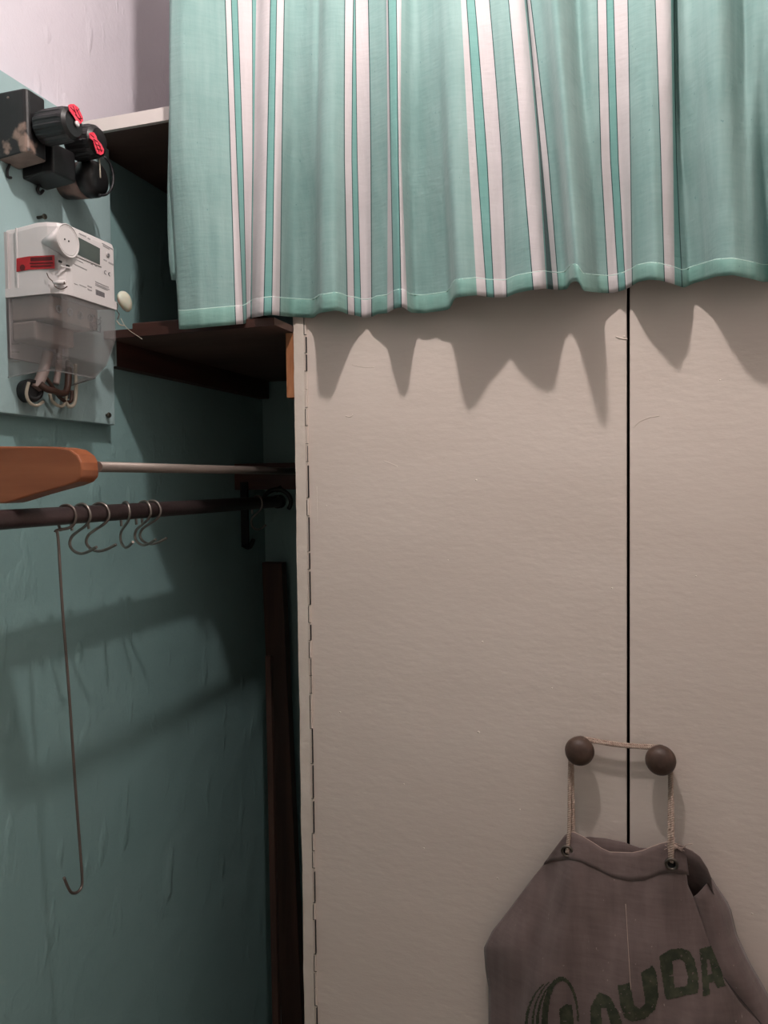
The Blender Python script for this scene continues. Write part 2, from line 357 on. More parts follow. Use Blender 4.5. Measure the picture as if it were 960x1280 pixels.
# dents, paint runs and specks on the doors
h = bmesh.new()
for (px, py, rr) in ((595, 600, .0010), (765, 735, .0007), (425, 890, .0010), (598, 915, .0014), (603, 802, .0009), (780, 421, .0016), (408, 632, .0007),
                     (622, 1098, .0012), (530, 1060, .0008), (650, 1012, .0008), (900, 475, .0007), (940, 1142, .0010), (870, 720, .0007), (690, 860, .0007), (560, 700, .0006), (505, 980, .0007)):
    p = onY(px, py, YD)
    bmesh.ops.create_uvsphere(h, u_segments=8, v_segments=6, radius=1, matrix=Matrix.Translation(p) @ Matrix.Diagonal((rr * 1.3, .0006, rr, 1)))
for f in h.faces: f.smooth = True
s = obj('paint_speck', h, 'cream_edge', t); s['kind'] = 'stuff'
h = bmesh.new()
for (pts, w_) in (([(770, 421), (776, 423), (784, 424)], .0010), ([(440, 456), (455, 459), (468, 459)], .0003), ([(792, 535), (800, 527), (812, 522), (824, 520)], .0004),
                  ([(432, 520), (438, 521), (441, 518)], .0006), ([(480, 576), (490, 580), (497, 583)], .0004), ([(396, 608), (397, 660)], .0002)):
    tube(h, catmull([onY(x, y, YD - .0001) for x, y in pts], 6), w_, 6)
s = obj('paint_run', h, 'cream_edge', t); s['kind'] = 'stuff'

# ================================================================== SHELVES IN THE NICHE
YU = 0.9094
t = thing('upper_shelf', 'long shelf with white painted front edge above the dark niche', 'shelf', (WL, YU, .469))
obj('edge_strip', B((WL, YU - .002, .4685), (-.570, YU + .004, .4855)), 'shelfwhite', t)
bm = bmesh.new()      # the board narrows where it passes behind the curtain
prism(bm, [(WL, YU + .004, .469), (-.570, YU + .004, .469), (-.545, 1.0, .469), (XR, 1.0, .469), (XR, YB, .469), (WL, YB, .469)], (0, 0, .016))
obj('shelf_board', bm, 'darkwood', t)

YL = 0.94
t = thing('lower_shelf', 'dark red-brown shelf board with its cleats below the curtain corner', 'shelf', (WL, YL, .203))
obj('shelf_board', B((WL, YL, .2035), (XS - .001, YB, .2125)), 'darkwood', t)
obj('front_lip', B((WL, YL - .0012, .2022), (XS - .001, YL, .2128)), 'redwood', t)
bm = B((WL, .965, .168), (WL + .020, 1.455, .2035)); c = obj('cleat', bm, 'redwood', t, bevel=.0008)
bm = B((WL, .9615, .1678), (WL + .0202, .965, .2035)); obj('cleat_end', bm, 'mint', c)['label'] = 'mint-painted cleat end'
bm = B((XS - .0125, .999, .1155), (XS - .0005, 1.44, .2035)); obj('cleat', bm, 'endgrain', t, bevel=.0006)['label'] = 'orange-brown wooden cleat'
a = bmesh.new(); box(a, (-.672, .955, .2125), (XS - .03, 1.20, .2245))
o = obj('loose_plank', a, 'redwood', None, bevel=.002); tag(o, 'dark red plank lying on top of the lower shelf', 'plank')
# bits of wire fallen on the shelf edge
bm = T(catmull([onY(*p, YL - .0022) for p in ((151, 398), (156, 407), (163, 414), (172, 420), (178, 424))], 5), .0004, 6)
tube(bm, catmull([onY(*p, YL - .0026) for p in ((146, 401), (150, 406), (156, 407))], 5), .0010, 6)
o = obj('wire_scrap', bm, 'whitewire'); tag(o, 'thin pale wire scrap caught on the lower shelf front edge', 'wire')

# ================================================================== HOOK BOARD, PIPE, ROD
YH = 1.341
t = thing('hook_board', 'red-brown board across the niche holding a black coat hook', 'board', (WL, YH, -.013))
obj('board', B((WL, YH, -.0135), (XS - .0005, YH + .018, .036)), 'redwood', t, bevel=.001)
hk = [onY(305.5, 616, YH - .004), onY(305.5, 640, YH - .004), onY(305, 682, YH - .005)]
bm = bmesh.new(); a, b = hk[0], hk[2]
box(bm, (a.x - .0075, YH - .006, b.z - .003), (a.x + .0065, YH - .0005, a.z + .02))
pts = [Vector((a.x - .002, YH - .005, b.z)), Vector((a.x + .006, YH - .008, b.z - .003)), Vector((a.x + .015, YH - .014, b.z - .001)), Vector((a.x + .022, YH - .020, b.z + .006)), Vector((a.x + .026, YH - .022, b.z + .013))]
tube(bm, catmull(pts, 5), .0042, 8)
obj('coat_hook', bm, 'iron', t)
PX, PZ = -.635, -.0358
bm = bmesh.new(); pts = []
for i in range(17):
    an = math.radians(205 - 245 * i / 16)
    pts.append(Vector((PX + .004 + .026 * math.cos(an), YH - .020 + .012 * (i / 16), PZ + .0255 * math.sin(an) * .85 + .001)))
tube(bm, pts, .0042, 10)
tube(bm, [Vector((PX + .004, YH - .014, PZ + .021)), Vector((PX + .004, YH + .001, PZ + .026))], .0042, 8)
obj('pipe_holder', bm, 'iron', t)

t = thing('hanging_pipe', 'thick dark iron pipe carrying the S-shaped hooks along the left wall', 'pipe', (PX, YN, PZ))
obj('pipe', T([(PX, YN, PZ), (PX, .2, PZ), (PX, .9, PZ), (PX, YH + .008, PZ)], .0106, 28), 'pipe', t)
obj('flange', lathe(bmesh.new(), (PX, YN, PZ), (0, 1, 0), [(0, .026), (.004, .026), (.006, .014), (.02, .013)]), 'iron', t)
obj('end_cap', lathe(bmesh.new(), (PX, YH - .006, PZ), (0, 1, 0), [(0, .0125), (.013, .0125), (.015, .010)]), 'iron', t)

t = obj('metal_rod', T([(-.538, .700, .0185), (-.538, 1.0, .0182), (-.538, YH + .001, .0175)], .0056, 20), 'rod')
tag(t, 'slim grey metal rod running back from the orange wooden bracket', 'rod')

# the orange bracket that stands out from the left wall and carries the rod
YW = .7030
bm = bmesh.new()
pts = [(WL, .0425), (-.64, .0415), (-.585, .0400), (-.566, .0390), (-.553, .0365), (-.5435, .0305), (-.5385, .0225), (-.5380, .0150), (-.5400, .0075), (-.5450, .0030), (-.556, -.0005),
       (-.575, -.0045), (-.600, -.0100), (-.628, -.0170), (-.637, -.0188), (WL, -.0195)]
prism(bm, [(x, YW - .028, z) for x, z in pts], (0, .028, 0))
t = obj('wooden_bracket', bm, 'orange', bevel=.0018); tag(t, 'orange varnished wooden bracket with rounded tip on the left wall', 'bracket')

# hooks on the pipe: generic outline measured from the second hook, local x across the pipe, z up
SH = [(-.0152, -.0195), (-.0160, -.0120), (-.0145, -.0020), (-.0095, .0088), (0, .0126), (.0085, .0098), (.0130, .0010), (.0118, -.0065), (.0060, -.0130), (-.0060, -.0200),
      (-.0158, -.0265), (-.0194, -.0345), (-.0170, -.0410), (-.0105, -.0455), (-.0015, -.0470), (.0085, -.0445), (.0150, -.0415), (.0215, -.0385)]
def shook_bm(pts, r=.0018):
    return T(catmull([(x, 0, z) for x, z in pts], 5), r, 10)
first = None
specs = [(102, 0, 'S-shaped wire hook hanging nearest the long straight wire hook', -4, 1.0), (124.5, 0, 'S-shaped wire hook, second from the long wire, reaching lowest to the right', 6, 1.0),
         (157, 0, 'S-shaped wire hook alone in the middle of the row, turned edge-on', -32, .95), (180, 0, 'S-shaped wire hook fourth along the pipe, overlapping the fifth', -14, .98),
         (190, 0, 'S-shaped wire hook fifth along the pipe with its bright tip raised', 4, .93)]
me = None
for px, _, lab, yaw, sc in specs:
    Y = onX(px, 650 - .066 * px, PX).y
    if me is None:
        o = obj('s_hook', shook_bm(SH), 'wire'); me = o.data
    else:
        o = first.copy(); C.objects.link(o)
    if first is None: first = o
    o.location = (PX, Y, PZ); o.rotation_euler = (0, 0, math.radians(yaw)); o.scale = (1, 1, 1)
    tag(o, lab, 'hook', 'wire hooks on the iron pipe')
Y = onX(322, 629, PX).y
o = first.copy(); C.objects.link(o); o.location = (PX, Y, PZ); o.rotation_euler = (0, 0, math.radians(-25))
tag(o, 'faint wire hook far back on the pipe beside the black coat hook', 'hook', 'wire hooks on the iron pipe')

Y0 = onX(84, 645, PX).y
loop = [(PX - .011, Y0 + .002, PZ - .0185), (PX - .0145, Y0 + .001, PZ - .006), (PX - .0105, Y0, PZ + .0085), (PX, Y0, PZ + .0122), (PX + .0095, Y0, PZ + .0080), (PX + .0122, Y0, PZ - .002),
        (PX + .0090, Y0 - .001, PZ - .0110), (PX + .003, Y0 - .004, PZ - .0148), (PX - .004, Y0 - .010, PZ - .0160), (PX - .006, Y0 - .0135, PZ - .0185)]
low = [onX(72.5, 672, PX - .004), onX(78, 760, PX - .002), onX(86, 862, PX), onX(94, 980, PX), onX(100, 1060, PX), onX(102.5, 1095, PX), onX(102, 1108, PX), onX(97, 1115, PX), onX(90, 1116, PX), onX(85, 1109, PX), onX(80, 1097, PX)]
t = obj('long_wire_hook', T(catmull(loop + low, 6), .0017, 10), 'longwire')
tag(t, 'long straight wire hanging from the pipe with a small hook at its foot', 'hook')

# ================================================================== PLANKS LEANING IN THE CORNER
def leaning(top_l, top_r, bot_l, bot_r, Y, th, name, lab, m):
    a, b = onY(*top_l, Y), onY(*top_r, Y); c, d = onY(*bot_l, Y), onY(*bot_r, Y)
    k = (ZF - a.z) / (c.z - a.z); e = a + (c - a) * k; g = b + (d - b) * k; e.z = g.z = ZF; b.z = a.z
    n = Vector((0, -.02, 0)); e += n * 2; g += n * 2
    bm = bmesh.new(); prism(bm, [a, b, g, e], (0, th, 0)); o = obj(name, bm, m, bevel=.0015); tag(o, lab, 'plank'); return o
leaning((327, 703), (352, 703), (360, 1280), (386, 1280), 1.42, .022, 'leaning_plank', 'wide dark brown plank leaning in the back corner of the niche', 'plank')
leaning((331, 820), (338, 820), (348, 1280), (356, 1280), 1.36, .012, 'leaning_batten', 'thin reddish batten leaning left of the wide plank', 'plank')

# ================================================================== METER BOARD
TB = .019; XB = WL + TB
t = thing('meter_board', 'mint-painted wooden board on the left wall behind the electricity meter', 'board', (WL, .75, .09))
bm = bmesh.new()
prism(bm, [(WL, .55, .484), (WL, .9618, .484), (WL, .9595, .084), (WL, .55, .086)], (TB, 0, 0)); obj('board', bm, 'mint', t, bevel=.0012)
p = onX(133, 519, XB); obj('screw', lathe(bmesh.new(), (XB - .002, p.y, p.z), (1, 0, 0), [(0, .0022), (.004, .0022), (.006, .004), (.008, .0032)], 16), 'screw', t)
p = onX(47, 272, XB); obj('screw', lathe(bmesh.new(), (XB - .002, p.y, p.z), (1, 0, 0), [(0, .002), (.010, .002), (.012, .0035), (.014, .003)], 16), 'screw', t)

# ------------------------------------------------------------------ the electricity meter
XM = -.628; YA, YC_ = .7607, .8610; ZB_, ZT_ = .2215, .3005
t = thing('electricity_meter', 'white electricity meter with grey display and clear terminal cover', 'meter', (XB, .81, .13))
bm = bmesh.new()
# body outline in (X, Y): flat back, rounded near corner, flat front; the top bulges a little towards the front
sec = [(XB, YA + .002), (-.6905, YA + .002), (-.6900, YA), (-.6600, YA), (-.6460, YA + .0005), (-.6350, YA + .004), (-.6295, YA + .011), (XM, YA + .020), (XM, YC_ - .003), (XM - .002, YC_), (XB, YC_)]
def ztop(x): return ZT_ + (.0030 if x > -.690 else 0) - max(0, (x + .650)) * .06
lv = []
for z, ins in ((ZB_, .0), (ZT_ - .006, 0), (ZT_ - .0015, .001), (ZT_, .0030)):
    ring = []
    for x, y in sec:
        cx, cy = -.667, .811
        xx = x if x <= XB + .001 else x - ins * (1 if x > cx else 0); yy = y + (ins if y < cy else -ins)
        ring.append(bm.verts.new((xx, yy, z if z == ZB_ else z + (ztop(x) - ZT_))))
    lv.append(ring)
for a, b in zip(lv, lv[1:]):
    for k in range(len(a)): bm.faces.new((a[k], a[(k+1) % len(a)], b[(k+1) % len(a)], b[k]))
bm.faces.new(lv[0][::-1]); bm.faces.new(lv[-1])
obj('housing', bm, 'meter', t, bevel=.0006)
bm = bmesh.new()   # raised skirt at the foot of the housing
for zz in ((ZB_ - .0012, ZB_ + .009),):
    out = [(XB, YA - .0012), (-.6600, YA - .0012), (-.6440, YA - .0008), (-.6335, YA + .0035), (-.6282, YA + .012), (XM + .0008, YA + .02), (XM + .0008, YC_)]
    inn = [(XB, YA + .004), (-.66, YA + .004), (-.646, YA + .005), (-.637, YA + .009), (-.632, YA + .014), (XM - .003, YA + .02), (XM - .003, YC_)]
    v0 = [bm.verts.new((x, y, zz[0])) for x, y in out + inn[::-1]]; v1 = [bm.verts.new((x, y, zz[1])) for x, y in out + inn[::-1]]
    n = len(v0)
    for k in range(n): bm.faces.new((v0[k], v0[(k+1) % n], v1[(k+1) % n], v1[k]))
    bm.faces.new(v0[::-1]); bm.faces.new(v1)
obj('skirt', bm, 'meter', t)
obj('rim', B((-.6900, YA - .0006, ZB_ + .004), (-.6880, YA + .002, ZT_ - .001)), 'meter', t)
obj('base_plate', B((XB, YA - .0005, .150), (XB + .004, YC_ + .001, ZT_ - .004)), 'meterdark', t)
# optical port: a round cap at the front with a tapering hood that runs back along the side
ep = onX(85, 301, -.6225)
bm = bmesh.new()
n = 40; cap = []; tip = Vector((-.668, YA - .0008, ep.z + .003))
rc = .0192
ringf = [Vector((-.6225, ep.y + rc * math.cos(2*math.pi*k/n), ep.z + rc * math.sin(2*math.pi*k/n))) for k in range(n)]
ringb = []
for q in ringf:      # hood: the near half of the rim slides back along the housing to a point
    nearness = max(0.0, (ep.y + rc * .35 - q.y) / (rc * 1.35))
    vz = abs(q.z - ep.z) / rc
    ringb.append(Vector((-.6300 - .034 * nearness * (1 - vz ** 1.6), max(q.y, YA + .003) + .001, ep.z + (q.z - ep.z) * (1 - .35 * nearness))))
vf = [bm.verts.new(q) for q in ringf]; vb = [bm.verts.new(q) for q in ringb]
for k in range(n):
    f = bm.faces.new((vf[k], vf[(k+1) % n], vb[(k+1) % n], vb[k])); f.smooth = True
bm.faces.new(vf); bm.faces.new(vb[::-1])
port = obj('optical_port', bm, 'meter', t)
bm = bmesh.new()
tube(bm, [Vector((-.6222, ep.y + (rc - .0009) * math.cos(2*math.pi*k/n), ep.z + (rc - .0009) * math.sin(2*math.pi*k/n))) for k in range(n)], .0006, 6, closed=True)
tube(bm, [Vector((-.6224, ep.y + (rc - .0032) * math.cos(2*math.pi*k/n), ep.z + (rc - .0032) * math.sin(2*math.pi*k/n))) for k in range(n)], .0003, 6, closed=True)
obj('port_rim', bm, 'meter', port)
bm = bmesh.new()
for q in ((81, 299), (86, 301.5)):
    c = onX(*q, -.6222); lathe(bm, c, (1, 0, 0), [(-.0003, .0010), (.0003, .0010)], 12)
obj('port_lens', bm, 'hole', port)
# display
def quadX(px, X, th, m, name, par, bev=0):
    bm = bmesh.new(); prism(bm, [onX(*p, X) for p in px], (-th, 0, 0)); return obj(name, bm, m, par, bevel=bev)
fr = quadX([(94.5, 291), (127.5, 307.5), (127.5, 334), (94.5, 320)], XM + .0012, .002, 'meter', 'display_frame', t, .0005)
quadX([(97, 296), (125, 310.5), (125, 331), (97, 318)], XM + .0017, .001, 'lcd', 'display', fr)
# push button, marks, code and small print (flat printing on the front)
b_ = onX(134.5, 318.5, XM); obj('button', lathe(bmesh.new(), (XM, b_.y, b_.z), (1, 0, 0), [(0, .0034), (.001, .0034), (.0015, .0026)], 20), 'meterdark', t)
bm = bmesh.new(); lathe(bm, (XM + .0012, b_.y, b_.z - .0008), (1, 0, 0), [(0, .0021), (.0006, .0021)], 16); obj('button_dot', bm, 'ink', t)
bm = bmesh.new()
def bar(x0, y0, x1, y1, h):
    p, q = onX(x0, y0, XM + .0004), onX(x1, y1, XM + .0004); hh = h / 990 * .98
    prism(bm, [p, q, q - Vector((0, 0, hh)), p - Vector((0, 0, hh))], (-.0006, 0, 0))
for a in ((99, 291, 108, 295, 1.6), (110, 296.5, 113, 298, 2.0), (128, 303.5, 141, 311, 1.0), (129, 306.5, 137, 311, .8), (93, 329.5, 109, 337, .9), (96, 324, 104, 328, .9), (130, 323.5, 134, 325.5, 1.6), (136, 327, 142, 330, 1.8),
          (114, 329, 116, 330, 1.4), (119, 331, 121, 332, 1.4), (119.5, 351.5, 136, 358.5, 1.0), (119.5, 354, 137, 361.5, 1.0), (119.5, 356, 135, 362.5, .7), (120, 377, 135, 383.5, .9), (110, 356.5, 115, 358.5, 1.5), (110, 360.5, 115, 362.5, 1.5),
          (100, 355.5, 108, 358.8, .7), (93, 354, 97, 355.5, .7), (93, 361, 96, 362.2, .7)):
    bar(*a)
obj('printed_text', bm, 'inklight', t)['kind'] = 'stuff'
bm = bmesh.new()
x = 120.0
while x < 131:      # bar code
    wd = random.choice((.35, .5, .8)); y = 361.5 + (x - 120) * .44
    p, q = onX(x, y, XM + .0005), onX(x + wd, y + wd * .44, XM + .0005); hh = Vector((0, 0, .0078))
    prism(bm, [p, q, q - hh, p - hh], (-.0007, 0, 0)); x += wd + .45
for i in range(5):  # square symbol of small dots beside it is left plain: a CE mark stands above
    pass
def arcX(cx, cy, r, a0, a1, rr=.00035):
    c = onX(cx, cy, XM + .0004); tube(bm, [Vector((XM + .0004, c.y + r * math.cos(math.radians(a0 + (a1 - a0) * i / 10)), c.z + r * math.sin(math.radians(a0 + (a1 - a0) * i / 10)))) for i in range(11)], rr, 5)
arcX(132.0, 340.5, .0021, 60, 300); arcX(137.0, 342.8, .0021, 60, 300)
c = onX(136.2, 342.5, XM + .0004); tube(bm, [c - Vector((0, .0017, 0)), c + Vector((0, .0008, 0))], .0003, 5)
obj('printed_marks', bm, 'ink', t)['kind'] = 'stuff'
# slots of the fixing clip
bm = bmesh.new()
for q in ((75.5, 327), (85, 332.5)):
    c = onX(*q, XM); box(bm, (XM - .001, c.y - .0022, c.z - .0011), (XM + .0006, c.y + .0022, c.z + .0011))
obj('slot', bm, 'hole', t)['kind'] = 'stuff'
bm = bmesh.new(); a, b = onX(75, 331.5, XM), onX(88, 334.5, XM); prism(bm, [a, b, b - Vector((0, 0, .0016)), a - Vector((0, 0, .0016))], (.0016, 0, 0)); obj('clip', bm, 'meter', t)
# red paper seal wrapped over the near side
bm = bmesh.new()
YS = YA - .0007
pr = [onY(20.5, 323, YS), onY(35, 320.5, YS), onY(68, 318.8, YS), onY(68, 335.5, YS), onY(36, 337, YS), onY(20.5, 340, YS)]
pr[0].y = pr[5].y = YS
prism(bm, pr, (0, .0004, 0)); sl = obj('red_seal_label', bm, 'red', t)
bm = bmesh.new()
for a in (((38, 322), (65, 320.6), 4.5), ((37, 328.5), (66, 327.5), 1.6), ((38, 332), (64, 331), 1.8)):
    p, q = onY(*a[0], YS - .0003), onY(*a[1], YS - .0003); hh = Vector((0, 0, a[2] / 990 * .9)); prism(bm, [p, q, q - hh, p - hh], (0, .0004, 0))
c = onY(28, 334.5, YS - .0003); lathe(bm, c, (0, -1, 0), [(-.0003, .0036), (.0002, .0036)], 14)
obj('seal_print', bm, 'redprint', sl)
# lead-seal wire and white plug at the lower edge
bm = T(catmull([onY(*p, YA - .003) for p in ((58.5, 341), (61, 347), (66, 352), (69, 358), (74, 361), (79, 361), (84, 358))], 5), .0006, 6)
obj('seal_wire', bm, 'brownwire', t)
p = onX(80, 354, XM + .002)
obj('seal_plug', lathe(bmesh.new(), p - Vector((.010, .006, 0)), Vector((.7, .6, .1)), [(0, .0016), (.006, .0026), (.011, .0028), (.013, .0022), (.014, .0012)], 18), 'meter', t)
obj('plug_hole', lathe(bmesh.new(), onX(80, 353.5, XM + .006), Vector((1, .5, 0)), [(0, .0016), (.0006, .0016)], 12), 'brownwire', t)
# milky seal hanging off the far edge on a brown wire
bm = T(catmull([onX(*p, XM - .002) for p in ((138, 376), (143, 377), (147, 381), (146, 388), (149, 393), (147, 399))], 5), .0006, 6)
obj('seal_wire', bm, 'brownwire', t)
p = onX(157, 377, XM - .006)
bm = bmesh.new(); bmesh.ops.create_icosphere(bm, subdivisions=3, radius=1, matrix=Matrix.Translation(p) @ Matrix.Rotation(.5, 4, 'X') @ Matrix.Diagonal((.006, .0105, .0135, 1)))
for v in bm.verts:
    if v.co.y < p.y - .004: v.co.y = p.y - .004 - (p.y - .004 - v.co.y) * 1.7
obj('plastic_seal', bm, 'seal', t, smooth=True)
obj('side_screw', lathe(bmesh.new(), (XM - .02, YC_ - .001, .2765), (0, 1, 0), [(0, .002), (.004, .002), (.005, .0015)], 12), 'screw', t)

# terminal block, wires and the clear cover
tm = obj('terminal_block', B((XB + .004, YA + .004, .1935), (-.648, YC_ - .010, ZB_ - .001)), 'terminal', t, bevel=.002)
bm = bmesh.new(); box(bm, (XB + .004, YA + .003, .170), (-.668, YC_ - .030, .1925)); obj('terminal_step', bm, 'terminal', t, bevel=.003)
bm = bmesh.new()
for i in range(4): lathe(bm, (-.6485, YA + .018 + i * .019, .2065), (1, 0, 0), [(0, .0048), (.002, .0048), (.0022, .003), (.0005, .003)], 16)
obj('terminal_screw', bm, 'meterdark', t)['kind'] = 'stuff'
# clear cover: side walls, sloping front, open foot
cov = [(XB, YA - .0005), (-.640, YA - .0005), (-.6315, YA + .004), (-.6290, YA + .012), (-.629, YC_ - .001), (XB, YC_ + .0005)]
levels = [(.2205, 0.0, 0.0), (.182, 0.0, 0.0), (.150, .008, .010), (.1275, .019, .020)]
bm = bmesh.new(); rings = []
for z, back, side in levels:
    rings.append([bm.verts.new(((x - back * ((x - XB) / (XM - XB))), (y if y < .81 else y - side * ((x - XB) / (XM - XB)) * .9), z + (.006 * ((x - XB) / (XM - XB)) if z < .13 else 0) - (.008 if (z < .13 and y > .81) else 0) * 0)) for x, y in cov])
for a, b in zip(rings, rings[1:]):
    for k in range(len(cov) - 1): bm.faces.new((a[k], a[k+1], b[k+1], b[k]))
for f in bm.faces: f.smooth = False
o = obj('clear_cover', bm, 'clear', t); md = o.modifiers.new('wall', 'SOLIDIFY'); md.thickness = .0013; md.offset = -1
bm = bmesh.new(); tube(bm, [v for v in [Vector((x - .019 * ((x - XB) / (XM - XB)), (y if y < .81 else y - .018 * ((x - XB) / (XM - XB))), .1275 + .006 * ((x - XB) / (XM - XB)))) for x, y in cov]], .0009, 6)
obj('cover_rim', bm, 'clear', t)
bm = bmesh.new()   # embossed lines and small label moulded in the cover
for i in range(5):
    p, q = onX(66 + i * 1.5, 441 + i * 3, -.636), onX(86 + i * 2, 448 + i * 3, -.636); tube(bm, [p, q], .00035, 5)
obj('cover_embossing', bm, 'clear', t)['kind'] = 'stuff'
bm = bmesh.new()
for i in range(7):
    for j in range(6):
        if random.random() < .62:
            p = onX(113 + j * 2.4, 393.5 + i * 3 + j * .9, -.6282); box(bm, (p.x - .0003, p.y, p.z), (p.x + .0003, p.y + .0018, p.z + .0014))
obj('cover_label', bm, 'ink', t)['kind'] = 'stuff'
bm = T([onX(15, 430, -.700), onX(24, 430, -.690)], .0004, 5)
for yy in (440, 452): tube(bm, [onX(15, yy, -.700), onX(24, yy, -.690)], .0004, 5)
obj('cover_rib', bm, 'clear', t)['kind'] = 'stuff'
# black supply cable end and conductors
cc = onX(45, 489, -.690)
bm = bmesh.new(); lathe(bm, cc + Vector((-.016, 0, 0)), (1, -.25, .05), [(0, .0135), (.013, .0140), (.018, .0125), (.019, .0088), (.0145, .0085)], 28)
cb = obj('supply_cable', bm, 'blackcable', t)
bm = T(catmull([onX(50, 480, -.683), onX(58, 486, -.679), onX(68, 489, -.678), onX(78, 492, -.680), onX(84, 486, -.684), onX(86, 460, -.690)], 6), .0042, 10)
obj('dark_conductor', bm, 'brownwire', t)
for pts, m, r in (([(62, 492), (66, 502), (76, 508), (82, 500), (84, 470)], 'whitewire', .0021), ([(80, 498), (86, 508), (93, 504), (95, 485), (94, 455)], 'whitewire', .0024), ([(36, 478), (33, 492), (37, 503), (46, 507), (54, 502)], 'whitewire', .0019),
                  ([(56, 470), (66, 484), (76, 498), (88, 502), (90, 488)], 'brownwire', .0024), ([(84, 498), (85, 480), (84, 450)], 'blackcable', .0026), ([(45, 486), (54, 465), (60, 440)], 'terminal', .0065), ([(70, 480), (73, 460), (74, 435)], 'terminal', .0040)):
    obj('conductor', T(catmull([onX(*p, -.690) for p in pts], 6), r, 10), m, t)

# ================================================================== OLD FUSE HOLDERS
def hexlabel(par, name, pts, X, m):
    bm = bmesh.new(); prism(bm, [onX(*p, X) for p in pts], (-.0008, 0, 0)); return obj(name, bm, m, par)
# 1: box, ribbed collar and big screw cap
Y1, Y2 = .733, .792
t = thing('fuse_holder', 'large black fuse holder with paint-worn box, topmost above the meter', 'fuse holder', (XB, .77, .42), 'old black fuse holders above the meter')
bm = bmesh.new()
q0 = onY(33, 109, .755); q1 = onY(33, 190, .755); q2 = onX(58, 127, q0.x); zt, zb = q0.z, q1.z
out = [(XB, .7545), (q0.x - .004, .7545), (q0.x, .7575), (q2.x, q2.y - .003), (q2.x - .004, q2.y), (XB, q2.y)]
v0 = [bm.verts.new((x, y, zb - (.004 if x < -.69 else 0))) for x, y in out]; v1 = [bm.verts.new((x, y, zt)) for x, y in out]; n = len(out)
fb = bm.faces.new(v0[::-1]); fb.material_index = 1; bm.faces.new(v1)
for k in range(n): bm.faces.new((v0[k], v0[(k+1) % n], v1[(k+1) % n], v1[k]))
obj('fuse_box', bm, ['worn', 'beige'], t, bevel=.0025)
k1 = onX(93, 154, -.616)
bm = bmesh.new(); lathe(bm, (-.680, k1.y, k1.z), (1, 0, 0), [(0, .015), (.004, .0163), (.012, .0163), (.016, .015)], 48, rib=16, depth=.0008, ribrange=(0, 2)); obj('collar', bm, 'ribbed', t)
bm = bmesh.new(); lathe(bm, (-.662, k1.y, k1.z), (1, 0, 0), [(0, .0155), (.003, .0188), (.010, .0198), (.036, .0192), (.042, .0178), (.0455, .0145), (.046, .006)], 72, rib=12, depth=.0010, ribrange=(1, 3)); obj('screw_cap', bm, 'bakelite', t)
hexlabel(t, 'red_tag', [(85.5, 131.5), (88, 130.2), (92.5, 130), (98, 134.5), (103.5, 146.5), (104, 151), (101, 154.5), (97, 153.5), (92, 145), (87, 138)], k1.x + .0022, 'tag')
obj('white_dot', lathe(bmesh.new(), onX(96.5, 155, k1.x + .002), (1, 0, 0), [(-.001, .0034), (.0008, .0034), (.0016, .002)], 16), 'meter', t)
bm = bmesh.new()
for a, b in (((88, 134), (95, 141)), ((91, 132), (96, 145)), ((95, 136), (101, 147)), ((94, 143), (101, 151)), ((98, 148), (103, 148)), ((96, 139), (99, 136))): tube(bm, [onX(*a, k1.x + .0024), onX(*b, k1.x + .0024)], .00045, 5)
obj('tag_print', bm, 'redprint', t)['kind'] = 'stuff'
c = onY(10, 122, .7348); obj('screw_head', lathe(bmesh.new(), c, (0, -1, 0), [(-.001, .0013), (.0006, .0013)], 12), 'rod', t)
# terminal hook below
bm = T(catmull([onX(*p, XB + .003) for p in ((14, 200), (11, 208), (9, 214), (10, 221), (14, 222))], 5), .0016, 8); obj('terminal_tail', bm, 'blackcable', t)

# 2: lower box with second cap
t = thing('fuse_holder', 'black fuse holder with tilted red tag, overlapping below the first', 'fuse holder', (XB, .84, .37), 'old black fuse holders above the meter')
bm = bmesh.new()
q3 = onX(97, 229, -.660); q4 = onX(60, 233, -.690); zt, zb = k1.z - .006, q3.z
out = [(XB, .7925), (-.676, .7925), (-.664, .7960), (-.660, q3.y - .003), (-.664, q3.y), (XB, q3.y)]
v0 = [bm.verts.new((x, y, zb - (.004 if x < -.69 else 0))) for x, y in out]; v1 = [bm.verts.new((x, y, zt)) for x, y in out]; n = len(out)
fb = bm.faces.new(v0[::-1]); bm.faces.new(v1)
for k in range(n): bm.faces.new((v0[k], v0[(k+1) % n], v1[(k+1) % n], v1[k]))
obj('fuse_box', bm, 'bakelite', t, bevel=.002)
k2 = onX(126, 175, -.630)
bm = bmesh.new(); lathe(bm, (-.672, k2.y, k2.z), (1, 0, 0), [(0, .0170), (.003, .0200), (.010, .0206), (.030, .0200), (.036, .0182), (.0405, .0140), (.041, .006)], 72, rib=12, depth=.0010, ribrange=(1, 3)); obj('screw_cap', bm, 'bakelite', t)
hexlabel(t, 'red_tag', [(111.5, 167), (114, 165.2), (117.5, 165.5), (120.5, 170), (121.5, 174), (126.5, 180), (130, 187), (129.5, 192), (126, 193.8), (121.5, 191.5), (118.5, 183), (117, 176), (112.5, 172.5)], k2.x + .0022, 'tag')
bm = bmesh.new()
for a, b in (((113, 168), (118, 172)), ((117, 174), (122, 177)), ((119, 180), (126, 183)), ((121, 186), (128, 188)), ((123, 178), (127, 190)), ((118, 176), (124, 190))): tube(bm, [onX(*a, k2.x + .0024), onX(*b, k2.x + .0024)], .00045, 5)
obj('tag_print', bm, 'redprint', t)['kind'] = 'stuff'
bm = T(catmull([onX(*p, XB + .004) for p in ((57, 225), (50, 230), (47, 237), (50, 242), (54, 238))], 5), .0020, 8); obj('terminal_tail', bm, 'blackcable', t)

